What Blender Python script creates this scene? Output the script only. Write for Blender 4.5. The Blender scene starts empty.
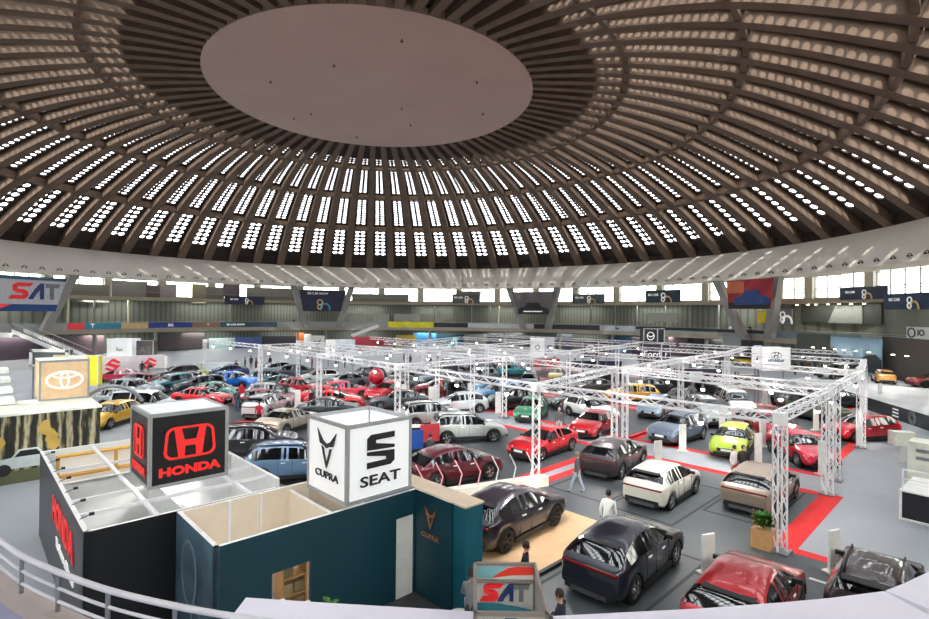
import bpy, bmesh, math, random
from mathutils import Vector, Matrix, Euler
random.seed(7)
R=math.radians; PI=math.pi
SC=bpy.context.scene; COL=SC.collection
# ------------------------------------------------------------------ camera
F,PITCH,ROLL,H=519.0,R(.41),R(.5),7.6
cd=bpy.data.cameras.new('camera'); cam=bpy.data.objects.new('camera',cd); COL.objects.link(cam)
cd.sensor_width=36; cd.lens=F/929*36; cd.clip_end=400; cd.clip_start=.05
cam.matrix_world=Matrix.Translation((0,0,H))@Matrix.Rotation(PITCH,4,'X')@Matrix.Rotation(PI/2,4,'X')@Matrix.Rotation(ROLL,4,'Z')
SC.camera=cam
def ray(px,py):
    d=cam.matrix_world.to_3x3()@Vector(((px-464.5)/F,-(py-309.5)/F,-1)); return d
def hit(px,py,z=0.):
    d=ray(px,py); t=(z-H)/d.z; return Vector((d.x*t,d.y*t,z))
def at(px,py,Y):
    d=ray(px,py); t=Y/d.y; return Vector((d.x*t,Y,H+d.z*t))
CX,CY=-10.2,58.0                      # the dome's axis
def pol(az,r,z=0.): a=R(az); return Vector((CX+r*math.sin(a),CY+r*math.cos(a),z))
def polhit(px,py,r):
    d=ray(px,py); ox,oy=-CX,-CY
    A=d.x**2+d.y**2; B=2*(d.x*ox+d.y*oy); C_=ox*ox+oy*oy-r*r
    t=(-B+math.sqrt(B*B-4*A*C_))/2/A; return Vector((d.x*t,d.y*t,H+d.z*t))
TH=R(44.0); UU=Vector((math.cos(TH),math.sin(TH),0)); VV=Vector((-math.sin(TH),math.cos(TH),0)); K0=Vector((10.3,17.0,0))
def P(u,v,z=0.): return K0+UU*u+VV*v+Vector((0,0,z))
# ------------------------------------------------------------------ materials
def lin(c):
    return tuple(((x/255)/12.92 if x/255<=.04045 else ((x/255+.055)/1.055)**2.4) for x in c)+(1,)
MC={}
def mat(name,c,rough=.5,metal=0,emit=0,var=.08,scale=3,coat=0,spec=.5,bump=0,alpha=1):
    if name in MC: return MC[name]
    m=bpy.data.materials.new(name); m.use_nodes=True; nt=m.node_tree; b=nt.nodes['Principled BSDF']
    c=lin(c)
    b.inputs['Roughness'].default_value=rough; b.inputs['Metallic'].default_value=metal
    b.inputs['Coat Weight'].default_value=coat; b.inputs['Specular IOR Level'].default_value=spec
    if 'Coat Roughness' in b.inputs: b.inputs['Coat Roughness'].default_value=.05
    tc=nt.nodes.new('ShaderNodeTexCoord'); n=nt.nodes.new('ShaderNodeTexNoise'); n.inputs['Scale'].default_value=scale; n.inputs['Detail'].default_value=3
    nt.links.new(tc.outputs['Object'],n.inputs['Vector'])
    r=nt.nodes.new('ShaderNodeValToRGB')
    r.color_ramp.elements[0].position=.3; r.color_ramp.elements[1].position=.7
    r.color_ramp.elements[0].color=tuple(x*(1-var) for x in c[:3])+(1,); r.color_ramp.elements[1].color=tuple(min(1,x*(1+var)) for x in c[:3])+(1,)
    nt.links.new(n.outputs['Fac'],r.inputs['Fac']); nt.links.new(r.outputs['Color'],b.inputs['Base Color'])
    if emit:
        b.inputs['Emission Strength'].default_value=emit; nt.links.new(r.outputs['Color'],b.inputs['Emission Color'])
    if bump:
        bp=nt.nodes.new('ShaderNodeBump'); bp.inputs['Strength'].default_value=bump; nt.links.new(n.outputs['Fac'],bp.inputs['Height']); nt.links.new(bp.outputs['Normal'],b.inputs['Normal'])
    if alpha<1:
        out=nt.nodes['Material Output']; tr=nt.nodes.new('ShaderNodeBsdfTransparent'); mx=nt.nodes.new('ShaderNodeMixShader'); mx.inputs[0].default_value=alpha
        nt.links.new(tr.outputs[0],mx.inputs[1]); nt.links.new(b.outputs[0],mx.inputs[2]); nt.links.new(mx.outputs[0],out.inputs['Surface'])
    MC[name]=m; return m
def paint(c,metal=.35):
    return mat('paint_%d_%d_%d'%c,c,.28,metal,0,.03,2,1.0)
white=mat('white_paint',(232,232,230),.5); ledgem=mat('lavender_white_board',(232,229,248),.45,var=.03)
alu=mat('aluminium',(238,238,242),.4,.0,var=.03); steel=mat('steel',(150,152,158),.35,.7)
black=mat('black_panel',(22,23,26),.45); dark=mat('dark_plastic',(24,24,26),.5); rubber=mat('rubber',(16,16,17),.7)
glassd=mat('tinted_glass',(14,18,22),.05,0,0,.02,1,.5,.8); rimm=mat('alloy_rim',(170,172,176),.25,.8); rimd=mat('dark_alloy_rim',(60,60,64),.3,.7)
headl=mat('headlight_glass',(225,230,235),.1,0,.3); taill=mat('tail_light_red',(120,10,14),.2,0,.05); plate=mat('number_plate',(235,235,235),.4)
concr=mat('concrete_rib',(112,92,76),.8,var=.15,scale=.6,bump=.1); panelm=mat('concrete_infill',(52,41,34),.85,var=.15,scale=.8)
capm=mat('dome_cap_plaster',(198,172,158),.85,var=.04,scale=.15); beamm=mat('painted_ring_beam',(208,202,192),.7,var=.05,scale=.3)
colm=mat('grey_concrete',(150,148,144),.8,var=.08,scale=.5); slabm=mat('beige_concrete_slab',(176,166,148),.8,var=.06,scale=.4)
curt=mat('green_grey_wall',(92,98,90),.8,var=.12,scale=.8)
redc=mat('red_carpet',(214,36,38),.8,var=.06,scale=2); charc=mat('charcoal_carpet',(72,78,83),.5,var=.1,scale=1.2,spec=.6)
aisle=mat('light_grey_floor',(152,157,164),.45,var=.07,scale=.5); woodm=mat('light_plywood',(204,168,130),.45,var=.08,scale=1.5)
outl=mat('dark_inlay',(38,41,44),.6); teal=mat('dark_teal_wall',(12,56,70),.45,var=.05,scale=.6); teal2=mat('teal_end_wall',(18,86,104),.45,var=.04)
cream=mat('cream_inner_wall',(235,222,205),.6,var=.03); wplast=mat('white_inner_wall',(224,226,226),.6,var=.03)
lampm=mat('lamp_lens',(255,252,245),.3,0,16,0); screenw=mat('white_lightbox',(222,223,228),.5,0,.0,.02)
def grid_mat(name,base,line,kind):
    """wood planks / forest print / corrugation: procedural surface patterns"""
    m=mat(name,base); nt=m.node_tree; b=nt.nodes['Principled BSDF']
    mp=nt.nodes.new('ShaderNodeMapping'); w=nt.nodes.new('ShaderNodeTexWave'); w.wave_type='BANDS'; w.bands_direction='X'
    tc=[n for n in nt.nodes if n.type=='TEX_COORD'][0]; nt.links.new(tc.outputs['Object'],mp.inputs['Vector']); nt.links.new(mp.outputs['Vector'],w.inputs['Vector'])
    r=nt.nodes.new('ShaderNodeValToRGB')
    if kind=='forest':
        mp.inputs['Scale'].default_value=(1,1,.14); w.inputs['Scale'].default_value=.8; w.inputs['Distortion'].default_value=9; w.inputs['Detail'].default_value=4; w.inputs['Detail Scale'].default_value=2.2; w.inputs['Detail Roughness'].default_value=.7
        els=[(0,(26,24,18)),(.3,(50,46,32)),(.55,(104,98,72)),(.8,(136,128,98)),(1,(176,168,140))]
    elif kind=='corr':
        w.inputs['Scale'].default_value=.55; w.inputs['Distortion'].default_value=.2
        els=[(0,line),(.4,base),(1,base)]
    for i,(p,c) in enumerate(els):
        e=r.color_ramp.elements[i] if i<2 else r.color_ramp.elements.new(p)
        e.position=p; e.color=lin(c)
    nt.links.new(w.outputs['Fac'],r.inputs['Fac']); nt.links.new(r.outputs['Color'],b.inputs['Base Color'])
    return m
forest=grid_mat('autumn_forest_print',(120,110,80),(0,0,0),'forest'); corr=grid_mat('corrugated_back_wall',(104,110,100),(74,80,74),'corr')
# ------------------------------------------------------------------ mesh helpers
class MB:
    def __init__(s): s.v=[]; s.f=[]; s.m=[]; s.sm=[]
    def add(s,vs,fs,mi=0,smooth=False):
        o=len(s.v); s.v+= [tuple(v) for v in vs]; s.f+=[tuple(o+i for i in f) for f in fs]; s.m+=[mi]*len(fs); s.sm+=[smooth]*len(fs); return s
    def box(s,a,b,mi=0,M=None):
        x0,y0,z0=a; x1,y1,z1=b
        vs=[Vector(p) for p in ((x0,y0,z0),(x1,y0,z0),(x1,y1,z0),(x0,y1,z0),(x0,y0,z1),(x1,y0,z1),(x1,y1,z1),(x0,y1,z1))]
        if M: vs=[M@v for v in vs]
        return s.add(vs,[(0,3,2,1),(4,5,6,7),(0,1,5,4),(1,2,6,5),(2,3,7,6),(3,0,4,7)],mi)
    def tube(s,p,q,r,n=4,mi=0,r2=None,caps=True,smooth=None):
        p=Vector(p);q=Vector(q); d=(q-p)
        if d.length<1e-6: return s
        d.normalize(); a=d.orthogonal().normalized() if abs(d.z)<.99 else Vector((1,0,0)); 
        if abs(d.z)<.99: a=Vector((0,0,1)).cross(d).normalized()
        b=d.cross(a); r2=r if r2 is None else r2; o=PI/4 if n==4 else 0
        ring=lambda c,rr:[c+a*rr*math.cos(o+2*PI*i/n)+b*rr*math.sin(o+2*PI*i/n) for i in range(n)]
        vs=ring(p,r)+ring(q,r2); fs=[(i,(i+1)%n,n+(i+1)%n,n+i) for i in range(n)]
        s.add(vs,fs,mi,n>5 if smooth is None else smooth)
        if caps: s.add(vs[:n],[tuple(range(n))[::-1]],mi); s.add(vs[n:],[tuple(range(n))],mi)
        return s
    def poly(s,pts,z0,z1,mi=0):
        n=len(pts); vs=[(p[0],p[1],z0) for p in pts]+[(p[0],p[1],z1) for p in pts]
        return s.add(vs,[tuple(range(n))[::-1],tuple(range(n,2*n))]+[(i,(i+1)%n,n+(i+1)%n,n+i) for i in range(n)],mi)
    def lathe(s,prof,n=16,M=None,mi=0,axis='Z',smooth=True):
        vs=[];k=len(prof)
        for i in range(n):
            a=2*PI*i/n
            for r,h in prof:
                v=Vector((r*math.cos(a),r*math.sin(a),h))
                if axis=='Y': v=Vector((v.x,v.z,v.y))
                vs.append(M@v if M else v)
        fs=[(i*k+j,((i+1)%n)*k+j,((i+1)%n)*k+j+1,i*k+j+1) for i in range(n) for j in range(k-1)]
        return s.add(vs,fs,mi,smooth)
def mk(name,mb,mats):
    me=bpy.data.meshes.new(name); me.from_pydata(mb.v,[],mb.f); 
    for m in (mats if isinstance(mats,(list,tuple)) else [mats]): me.materials.append(m)
    me.polygons.foreach_set('material_index',mb.m); me.polygons.foreach_set('use_smooth',mb.sm); me.update(); return me
def ob(name,mb,mats,parent=None,loc=None,rz=0,rot=None):
    me=mk(name,mb,mats) if isinstance(mb,MB) else mb
    o=bpy.data.objects.new(name,me); COL.objects.link(o)
    if parent: o.parent=parent
    if loc is not None: o.location=loc
    if rot: o.rotation_euler=rot
    elif rz: o.rotation_euler=(0,0,rz)
    return o
def tag(o,label=None,cat=None,group=None,kind=None):
    if label:o['label']=label
    if cat:o['category']=cat
    if group:o['group']=group
    if kind:o['kind']=kind
    return o
def empty(name,loc,rz=0,label=None,cat=None,group=None,kind=None):
    o=bpy.data.objects.new(name,None); o.empty_display_size=.2; COL.objects.link(o); o.location=loc; o.rotation_euler=(0,0,rz)
    return tag(o,label,cat,group,kind)
KIDS={}
def kids(o):
    if o.name not in KIDS: KIDS[o.name]=[c for c in o.children]
    return KIDS[o.name]
def copy_tree(o,parent=None):
    c=o.copy(); COL.objects.link(c)
    if parent: c.parent=parent; 
    for ch in o.children: copy_tree(ch,c)
    return c
def text_mesh(txt,size,ext=.012,shear=0,bold=0,sx=1,sp=1):
    cu=bpy.data.curves.new('txt','FONT'); cu.body=txt; cu.size=size; cu.extrude=ext; cu.shear=shear; cu.offset=bold; cu.align_x='CENTER'; cu.align_y='CENTER'; cu.resolution_u=3; cu.space_character=sp
    o=bpy.data.objects.new('txt',cu); COL.objects.link(o)
    dg=bpy.context.evaluated_depsgraph_get(); me=bpy.data.meshes.new_from_object(o.evaluated_get(dg)); 
    bpy.data.objects.remove(o); bpy.data.curves.remove(cu)
    for v in me.vertices: v.co.x*=sx
    return me
def text(name,txt,size,m,parent,loc,rot,shear=0,bold=0,sx=1,sp=1,ext=.012):
    me=text_mesh(txt,size,ext,shear,bold,sx,sp); me.materials.clear(); me.materials.append(m)
    return ob(name,me,None,parent,loc,rot=rot)
def flat(polys,t=.02):
    """polygons in local x (right) / z (up), thin relief towards -y"""
    mb=MB()
    for pts in polys:
        n=len(pts); vs=[(x,0,z) for x,z in pts]+[(x,-t,z) for x,z in pts]
        mb.add(vs,[tuple(range(n)),tuple(range(n,2*n))[::-1]]+[(i,(i+1)%n,n+(i+1)%n,n+i) for i in range(n)])
    return mb
def ringpoly(rx,rz,w,n=28,cx=0,cz=0,a0=0,a1=2*PI):
    out=[]
    for i in range(n):
        a=a0+(a1-a0)*i/n;b=a0+(a1-a0)*(i+1)/n
        out.append([(cx+rx*math.cos(a),cz+rz*math.sin(a)),(cx+rx*math.cos(b),cz+rz*math.sin(b)),(cx+(rx-w)*math.cos(b),cz+(rz-w)*math.sin(b)),(cx+(rx-w)*math.cos(a),cz+(rz-w)*math.sin(a))])
    return out
def stroke(pts,w):
    out=[]
    for (x0,y0),(x1,y1) in zip(pts,pts[1:]):
        l=math.hypot(x1-x0,y1-y0) or 1; nx,ny=-(y1-y0)/l*w/2,(x1-x0)/l*w/2
        out.append([(x0+nx,y0+ny),(x1+nx,y1+ny),(x1-nx,y1-ny),(x0-nx,y0-ny)])
    return out
# ------------------------------------------------------------------ dome
NR=76
KN=[(17.3,31.8),(26.9,30.6),(36.5,27.96),(45.7,23.55),(50.6,20.5),(55.2,17.1)]
def catmull(pts,n):
    out=[]
    for i in range(len(pts)-1):
        p0=pts[max(0,i-1)];p1=pts[i];p2=pts[i+1];p3=pts[min(len(pts)-1,i+2)]
        for k in range(n):
            t=k/n; out.append(tuple(.5*((2*p1[j])+(-p0[j]+p2[j])*t+(2*p0[j]-5*p1[j]+4*p2[j]-p3[j])*t*t+(-p0[j]+3*p1[j]-3*p2[j]+p3[j])*t**3) for j in (0,1)))
    out.append(pts[-1]); return out
PR=catmull(KN,8)
def prof(r):
    for (a,b),(c,d) in zip(PR,PR[1:]):
        if r<=c: return b+(d-b)*(r-a)/(c-a)
    return PR[-1][1]
def depth(r): return .6+.6*max(0,(r-17))/38
ceil=tag(ob('ceiling',MB().lathe([(0.01,31.95),(17.2,31.75),(17.5,31.75),(17.5,32.9),(0.01,33.2)],96,smooth=False),capm,None,(CX,CY,0)),'plain round plaster cap closing the top of the dome, with its ribs',kind='structure')
def rib_mesh():
    mb=MB(); n=len(PR); w=.40
    vs=[]
    for r,z in PR:
        ww=w*(.95+.75*(r-17)/38); d=depth(r)+.15
        vs+=[(r,-ww,z),(r,ww,z),(r+.1,ww*.9,z+d),(r+.1,-ww*.9,z+d)]
    fs=[]
    for i in range(n-1):
        for k in range(4): fs.append((4*i+k,4*(i+1)+k,4*(i+1)+(k+1)%4,4*i+(k+1)%4))
    fs=[tuple(reversed(f)) for f in fs]
    mb.add(vs,fs); return mk('dome_rib',mb,concr)
ribme=rib_mesh()
AZ0=-77.2
def row_list():
    rows=[]   # (r0,r1,hole?)
    segs=[(17.3,26.6,0,0),(27.2,36.2,14,1),(36.9,45.4,13,1),(46.1,54.3,9,1)]
    rows+= [(17.3,24.2,False)]
    a=24.2
    for k in range(3): rows.append((a,a+.8,True)); a+=.8
    rows.append((a,27.3,False)); a=27.3
    for (r1,n,nx) in ((36.1,14,37.0),(45.3,13,46.2),(53.4,8,55.2)):
        st=(r1-a)/n
        for k in range(n): rows.append((a,a+st,True)); a+=st
        rows.append((r1,nx,False)); a=nx
    return rows
def bay_mesh():
    mb=MB(); half=PI/NR; NH=12; T=.18
    for r0,r1,hole in row_list():
        if not hole:
            sub=max(1,int((r1-r0)/1.2))
            for s_ in range(sub):
                a=r0+(r1-r0)*s_/sub; b=r0+(r1-r0)*(s_+1)/sub
                q=[(r,t) for r,t in ((a,-half),(b,-half),(b,half),(a,half))]
                vs=[(r*math.cos(t),r*math.sin(t),prof(r)+depth(r)) for r,t in q]
                mb.add(vs,[(0,1,2,3)]); 
            continue
        rc=(r0+r1)/2; pw=rc*2*half          # bay width in metres
        for cx,x0,x1 in ((-.135,-.5,0.),(.135,0.,.5)):
            hr_t=.112; hr_r=(r1-r0)*.41
            hr_r=min(hr_r,pw*.125)
            outer=[];inner=[]
            for k in range(NH):
                a=2*PI*k/NH+PI/4
                c,s_=math.cos(a),math.sin(a); m=max(abs(c),abs(s_)); 
                ox,oy=c/m,s_/m                 # square perimeter -1..1
                tx=(x0+x1)/2+ox*(x1-x0)/2; rr=rc+oy*(r1-r0)/2
                outer.append((tx,rr)); inner.append((cx+hr_t*c,rc+hr_r*s_))
            def W(tx,r,dz=0):
                t=tx*2*half; return (r*math.cos(t),r*math.sin(t),prof(r)+depth(r)+dz)
            vs=[W(*p) for p in outer]+[W(*p) for p in inner]+[W(p[0],p[1],T) for p in inner]
            fs=[(k,(k+1)%NH,NH+(k+1)%NH,NH+k) for k in range(NH)]+[(NH+k,NH+(k+1)%NH,2*NH+(k+1)%NH,2*NH+k) for k in range(NH)]
            mb.add(vs,fs)
    # outer skin edges left open: the slab is seen from below only through its holes
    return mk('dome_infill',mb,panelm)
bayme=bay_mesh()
for k in range(NR):
    a=AZ0+360/NR*k
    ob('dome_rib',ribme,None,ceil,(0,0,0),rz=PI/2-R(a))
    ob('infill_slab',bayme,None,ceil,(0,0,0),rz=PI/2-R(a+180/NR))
for r in (26.9,36.5,45.7):
    z=prof(r); d=depth(r)
    ob('ring_purlin',MB().lathe([(r-.22,z+d),(r-.22,z+.22),(r+.22,z+.1),(r+.22,z+d),(r-.22,z+d)],152,smooth=False),concr,ceil)
    # small stub corbels where each rib meets the ring
# hanging eyelets on the cap
for az,rr in ((-60,10),(20,9),(70,13),(110,12),(200,8),(160,13),(250,11),(-20,14),(300,13),(40,4)):
    q=pol(az,rr,31.7); ob('cap_anchor',MB().tube((0,0,-.1),(0,0,.1),.05,6).box((-.12,-.12,-.14),(.12,.12,-.1)),mat('anchor_dark',(60,52,48),.6),ceil,q-Vector((CX,CY,0)))
tag(ob('trim_6',MB().lathe([(55.15,17.0),(55.15,18.9),(58.4,18.9),(58.4,17.0)],152,smooth=False),panelm,None,(CX,CY,0)),kind='structure')
# ring beam
ring=tag(ob('trim_1',MB().lathe([(53.7,12.94),(55.0,17.15),(58.5,17.3),(58.5,12.94),(53.7,12.94)],152,smooth=False),beamm,None,(CX,CY,0)),'pale smooth ring beam that carries the dome',kind='structure')
hook=MB()
for i in range(6):
    a=PI*i/6;b=PI*(i+1)/6; hook.tube((.26*math.cos(a),0,.22*math.sin(a)),(.26*math.cos(b),0,.22*math.sin(b)),.05,5)
hook.box((-.34,-.1,-.1),(-.18,.1,.04)); hook.box((.18,-.1,-.1),(.34,.1,.04))
hookme=mk('ring_beam_fitting',hook,mat('dark_fitting',(60,56,50),.6))
for i in range(76):
    a=-84+i*2.5
    ob('cable_hook',hookme,None,ring,pol(a,53.72,13.55)-Vector((CX,CY,0)),rz=-R(a))
# upper roof strip outside the ring, outer walls
def arc_band(r0,r1,z0,z1,a0,a1,n,mi=0,mb=None):
    mb=mb or MB(); vs=[];fs=[]
    for i in range(n+1):
        a=a0+(a1-a0)*i/n
        for r,z in ((r0,z0),(r1,z0),(r1,z1),(r0,z1)):
            p=pol(a,r,z); vs.append((p.x,p.y,p.z))
    for i in range(n):
        for k in range(4): fs.append((4*i+k,4*i+(k+1)%4,4*(i+1)+(k+1)%4,4*(i+1)+k))
    fs+=[(3,2,1,0),(4*n,4*n+1,4*n+2,4*n+3)]
    return mb.add(vs,fs,mi)
A0,A1=-135,140
tag(ob('wall_rear',arc_band(66.4,66.8,0,10.35,A1-1,225+1,40),colm),'plain outer wall below the windows behind the viewpoint',kind='structure')
tag(ob('trim_2',arc_band(58.4,67.5,16.9,17.3,-180,180,90),colm),'flat soffit outside the ring beam',kind='structure')
tag(ob('floor',MB().poly([pol(a,67,0) for a in range(0,360,4)],-.3,0),aisle),'light grey hall floor',kind='structure')
tag(ob('wall_back',arc_band(62.5,63,0,9.4,A0,A1,80),corr),'grey green wall behind the lower gallery',kind='structure')
ug=arc_band(59.7,67,9.4,10.0,A0,A1,110)
tag(ob('trim_3',ug,slabm),'beige slab edge of the upper gallery',kind='structure')
tag(ob('trim_4',arc_band(58,62.6,3.7,4.4,-128,128,100),slabm),'slab of the lower gallery',kind='structure')
tag(ob('wall_outer',arc_band(66,66.4,10.0,10.35,A0,A1,80),colm),'low sill wall below the band of windows',kind='structure')
# window bays
WIN0=-84.6
bay=8.05
glassw=bpy.data.materials.new('frosted_window_glass'); glassw.use_nodes=True; nt=glassw.node_tree; b=nt.nodes['Principled BSDF']; out=nt.nodes['Material Output']
tr=nt.nodes.new('ShaderNodeBsdfTransparent'); tr.inputs[0].default_value=(.97,.96,.9,1); mx=nt.nodes.new('ShaderNodeMixShader'); mx.inputs[0].default_value=.12
nz=nt.nodes.new('ShaderNodeTexNoise'); nz.inputs['Scale'].default_value=.4
b.inputs['Base Color'].default_value=(.9,.88,.8,1); b.inputs['Roughness'].default_value=.3
nt.links.new(nz.outputs['Fac'],b.inputs['Roughness'])
nt.links.new(tr.outputs[0],mx.inputs[1]); nt.links.new(b.outputs[0],mx.inputs[2]); nt.links.new(mx.outputs[0],out.inputs['Surface'])
frm=mat('window_frame_grey',(110,108,104),.6)
bay=8.0
for i in range(45):
    a=WIN0+.3+bay*i-bay
    w=empty('window_%d'%(i+1),pol(a,66,10.35),-R(a),kind='structure')
    wd=2*66*math.sin(R(bay/2))/2*.86*2; h=6.5
    pane=MB().box((-wd/2,-.02,0),(wd/2,.02,h)); ob('pane',pane,glassw,w)
    fr=MB()
    for k in range(5): x=-wd/2+wd*k/4; fr.box((x-.06,-.1,0),(x+.06,.1,h))
    for z in (0,1.35,3.2,5.0): fr.box((-wd/2,-.08,z-.05),(wd/2,.08,z+.05))
    ob('window_frame',fr,frm,w)
    m=MB().box((-.65,-.5,-.35),(.65,.7,h+.2)); p=pol(a+bay/2,66,10.35)
    tag(ob('wall_pier',m,colm,None,p,-R(a+bay/2)),kind='structure').name='wall_pier_%d'%(i+1)
# V columns with banners between
logo_cols=dict(red=mat('logo_red',(226,40,44),.5,0,.15),blue=mat('logo_navy',(40,58,120),.5),grey=mat('logo_grey',(120,124,128),.5),cyan=mat('logo_teal',(60,150,175),.5),white=mat('logo_white',(245,245,245),.5,0,.3),gold=mat('logo_sand',(222,190,130),.5),black=mat('logo_black',(20,20,22),.5),yellow=mat('logo_yellow',(228,220,50),.5),orange=mat('logo_orange',(235,110,40),.5),pink=mat('logo_rose',(230,60,70),.5,0,.2),green=mat('logo_green',(70,170,140),.5))
def slantbox(p,q,w,t,az):
    """inclined rectangular column between two points; w across, t radial"""
    a=R(az); ta=Vector((math.cos(a),-math.sin(a),0)); ra=Vector((math.sin(a),math.cos(a),0))
    vs=[]
    for c in (p,q):
        for sx,sy in ((-1,-1),(1,-1),(1,1),(-1,1)): vs.append(c+ta*w/2*sx+ra*t/2*sy)
    mb=MB(); mb.add(vs,[(0,3,2,1),(4,5,6,7),(0,1,5,4),(1,2,6,5),(2,3,7,6),(3,0,4,7)]); return mb
vn=0
VPOS=[]
for (xl,xr,bl,br) in ((-12,74,-38,44),(293,352,306,338),(509,558,524,548),(717,778,744,770)):
    tl=polhit(xl,286,54.6); tr_=polhit(xr,286,54.6); bl_=polhit(bl,323,57.0); br_=polhit(br,323,57.0)
    for tp,bt in ((tl,bl_),(tr_,br_)):
        azt=math.degrees(math.atan2(tp.x-CX,tp.y-CY)); tp.z=13.2; bt=bt.copy(); bt.z=0
        # foot extrapolated along the leg down to the floor
        vn+=1
        azb=math.degrees(math.atan2(bt.x-CX,bt.y-CY))
        q=pol(azb,56.9,4.3); 
        tag(ob('column',slantbox(q,tp,1.25,1.0,azt),colm),kind='structure').name='wall_column_%d'%vn
    VPOS.append((tl,tr_,bl_,br_))
tag(ob('trim_5',arc_band(63.0,66.2,9.0,9.4,A0,A1,80),colm),kind='structure')
def board_on(p,yaw,w,h,m,name,label,cat,th=.12,group=None,frame=None):
    o=empty(name,p,yaw,label,cat,group)
    ob('panel',MB().box((-w/2,0,0),(w/2,th,h)),m,o)
    if frame:
        fb=MB()
        for a,b in (((-w/2-.06,-.03,-.06),(w/2+.06,th,0)),((-w/2-.06,-.03,h),(w/2+.06,th,h+.06)),((-w/2-.06,-.03,0),(-w/2,th,h)),((w/2,-.03,0),(w/2+.06,th,h))): fb.box(a,b)
        ob('frame',fb,frame,o)
    return o
#@@PART2
# ------------------------------------------------------------------ gallery fittings
glassp=mat('clear_parapet_glass',(190,205,210),.1,0,0,.02,1,0,.5,0,.35)
railm=mat('pale_grey_parapet',(168,172,172),.6,var=.06); railb=mat('dark_parapet',(44,48,52),.5)
def arcpart(name,r0,r1,z0,z1,a0,a1,m,parent=None,n=None):
    return ob(name,arc_band(r0,r1,z0,z1,a0,a1,n or max(2,int(abs(a1-a0)/1.5))),m,parent)
def pxaz(px,r=58,py=326): p=polhit(px,py,r); return math.degrees(math.atan2(p.x-CX,p.y-CY))
pr=tag(arcpart('gallery_parapet',57.95,58.05,4.4,5.45,-128,128,railm),'long pale parapet wall along the lower gallery edge','parapet')
hr=MB()
for i in range(110):
    a=-128+i*256/110; hr.tube(pol(a,58,5.6),pol(a+256/110,58,5.6),.035,5); hr.tube(pol(a,58,5.4),pol(a,58,5.6),.03,4)
ob('handrail',hr,steel,pr)
tag(arcpart('upper_handrail',59.75,59.8,10.9,10.97,-128,128,steel),'thin steel handrail along the upper gallery edge','rail')
# columns under and on the gallery
for i,px in enumerate((95,156,298,326,430,505,560,612,655,706,884)):
    a=pxaz(px,58.6)
    tag(ob('gallery_column',MB().poly([(.3*math.cos(t*PI/4),.3*math.sin(t*PI/4)) for t in range(8)],0,3.7),colm,None,pol(a,58.7,0)),'round grey concrete column under the lower gallery','column','columns under the lower gallery')
for i,px in enumerate((70,96,130,231,306,412,434,454,471,489,498,590,614,635,663,688,716)):
    a=pxaz(px,59.6,315)
    m=mat('cream_post',(228,226,196),.5) if px in(70,130,498) else colm
    tag(ob('slim_post',MB().box((-.12,-.12,0),(.12,.12,5.0)),m,None,pol(a,60.2,4.4),-R(a)),'slim upright post between the two gallery slabs','post','slim posts between the two galleries')
# parapet banners (lower gallery): curved strips hung outside the parapet
def pban(x0,x1,m,label,extra=None,z0=4.45,z1=5.42):
    a0=pxaz(x0);a1=pxaz(x1); am=(a0+a1)/2; root=empty('parapet_banner',pol(am,57.9,z0),-R(am),label,'banner')
    mb=arc_band(57.86,57.92,z0,z1,a0,a1,8); o=ob('sheet',mb,m,root); o.matrix_parent_inverse=Matrix.LocRotScale(pol(am,57.9,z0),Euler((0,0,-R(am))),None).inverted()
    if extra:
        for (t,s,mm,dx) in extra: text('lettering',t,s,mm,root,(dx,-.08,(z1-z0)/2),(PI/2,0,0),bold=.02)
    return root
L=logo_cols
pban(67,84,L['pink'],'short crimson banner on the gallery parapet, leftmost of the strip banners')
pban(84,121,L['cyan'],'teal parapet banner with a pale T between crimson and gold ones',[('T',1.0,L['white'],-1.6)])
pban(121,148,L['gold'],'sand coloured parapet banner right of the teal one')
pban(148,192,mat('royal_blue_banner',(44,66,150)),'royal blue parapet banner with a small pale red plaque',[('BG',.7,L['white'],0)])
pban(192,220,mat('brown_banner',(158,122,100)),'brown parapet banner with a tiny pale mark',[('T',.6,L['white'],.3)])
pban(220,251,mat('deep_teal_banner',(30,76,96)),'deep teal strip banner with one line of pale writing',[('BG CAR SHOW',.5,L['white'],0)])
pban(251,277,mat('slate_banner',(58,84,112)),'slate blue strip banner beside a round white emblem')
pban(388,434,L['yellow'],'long yellow banner on the gallery parapet above the yellow stand',None,4.3,5.6)
pban(434,468,railb,'dark parapet banner with a pale line right of the yellow one')
pban(468,534,mat('white_strip',(205,210,214)),'white parapet strip left of the long dark strip')
pban(534,600,railb,'dark parapet strip below the black car banner')
pban(600,636,mat('light_strip',(196,206,216)),'light parapet strip with a blue word',[('fair',.7,L['blue'],0)])
pban(636,772,railb,'longest dark parapet strip, under the red and blue banner',None,4.9,5.4)
pban(772,862,mat('glazed_grey',(132,148,158),.2),'glazed grey parapet run left of the white sign')
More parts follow.
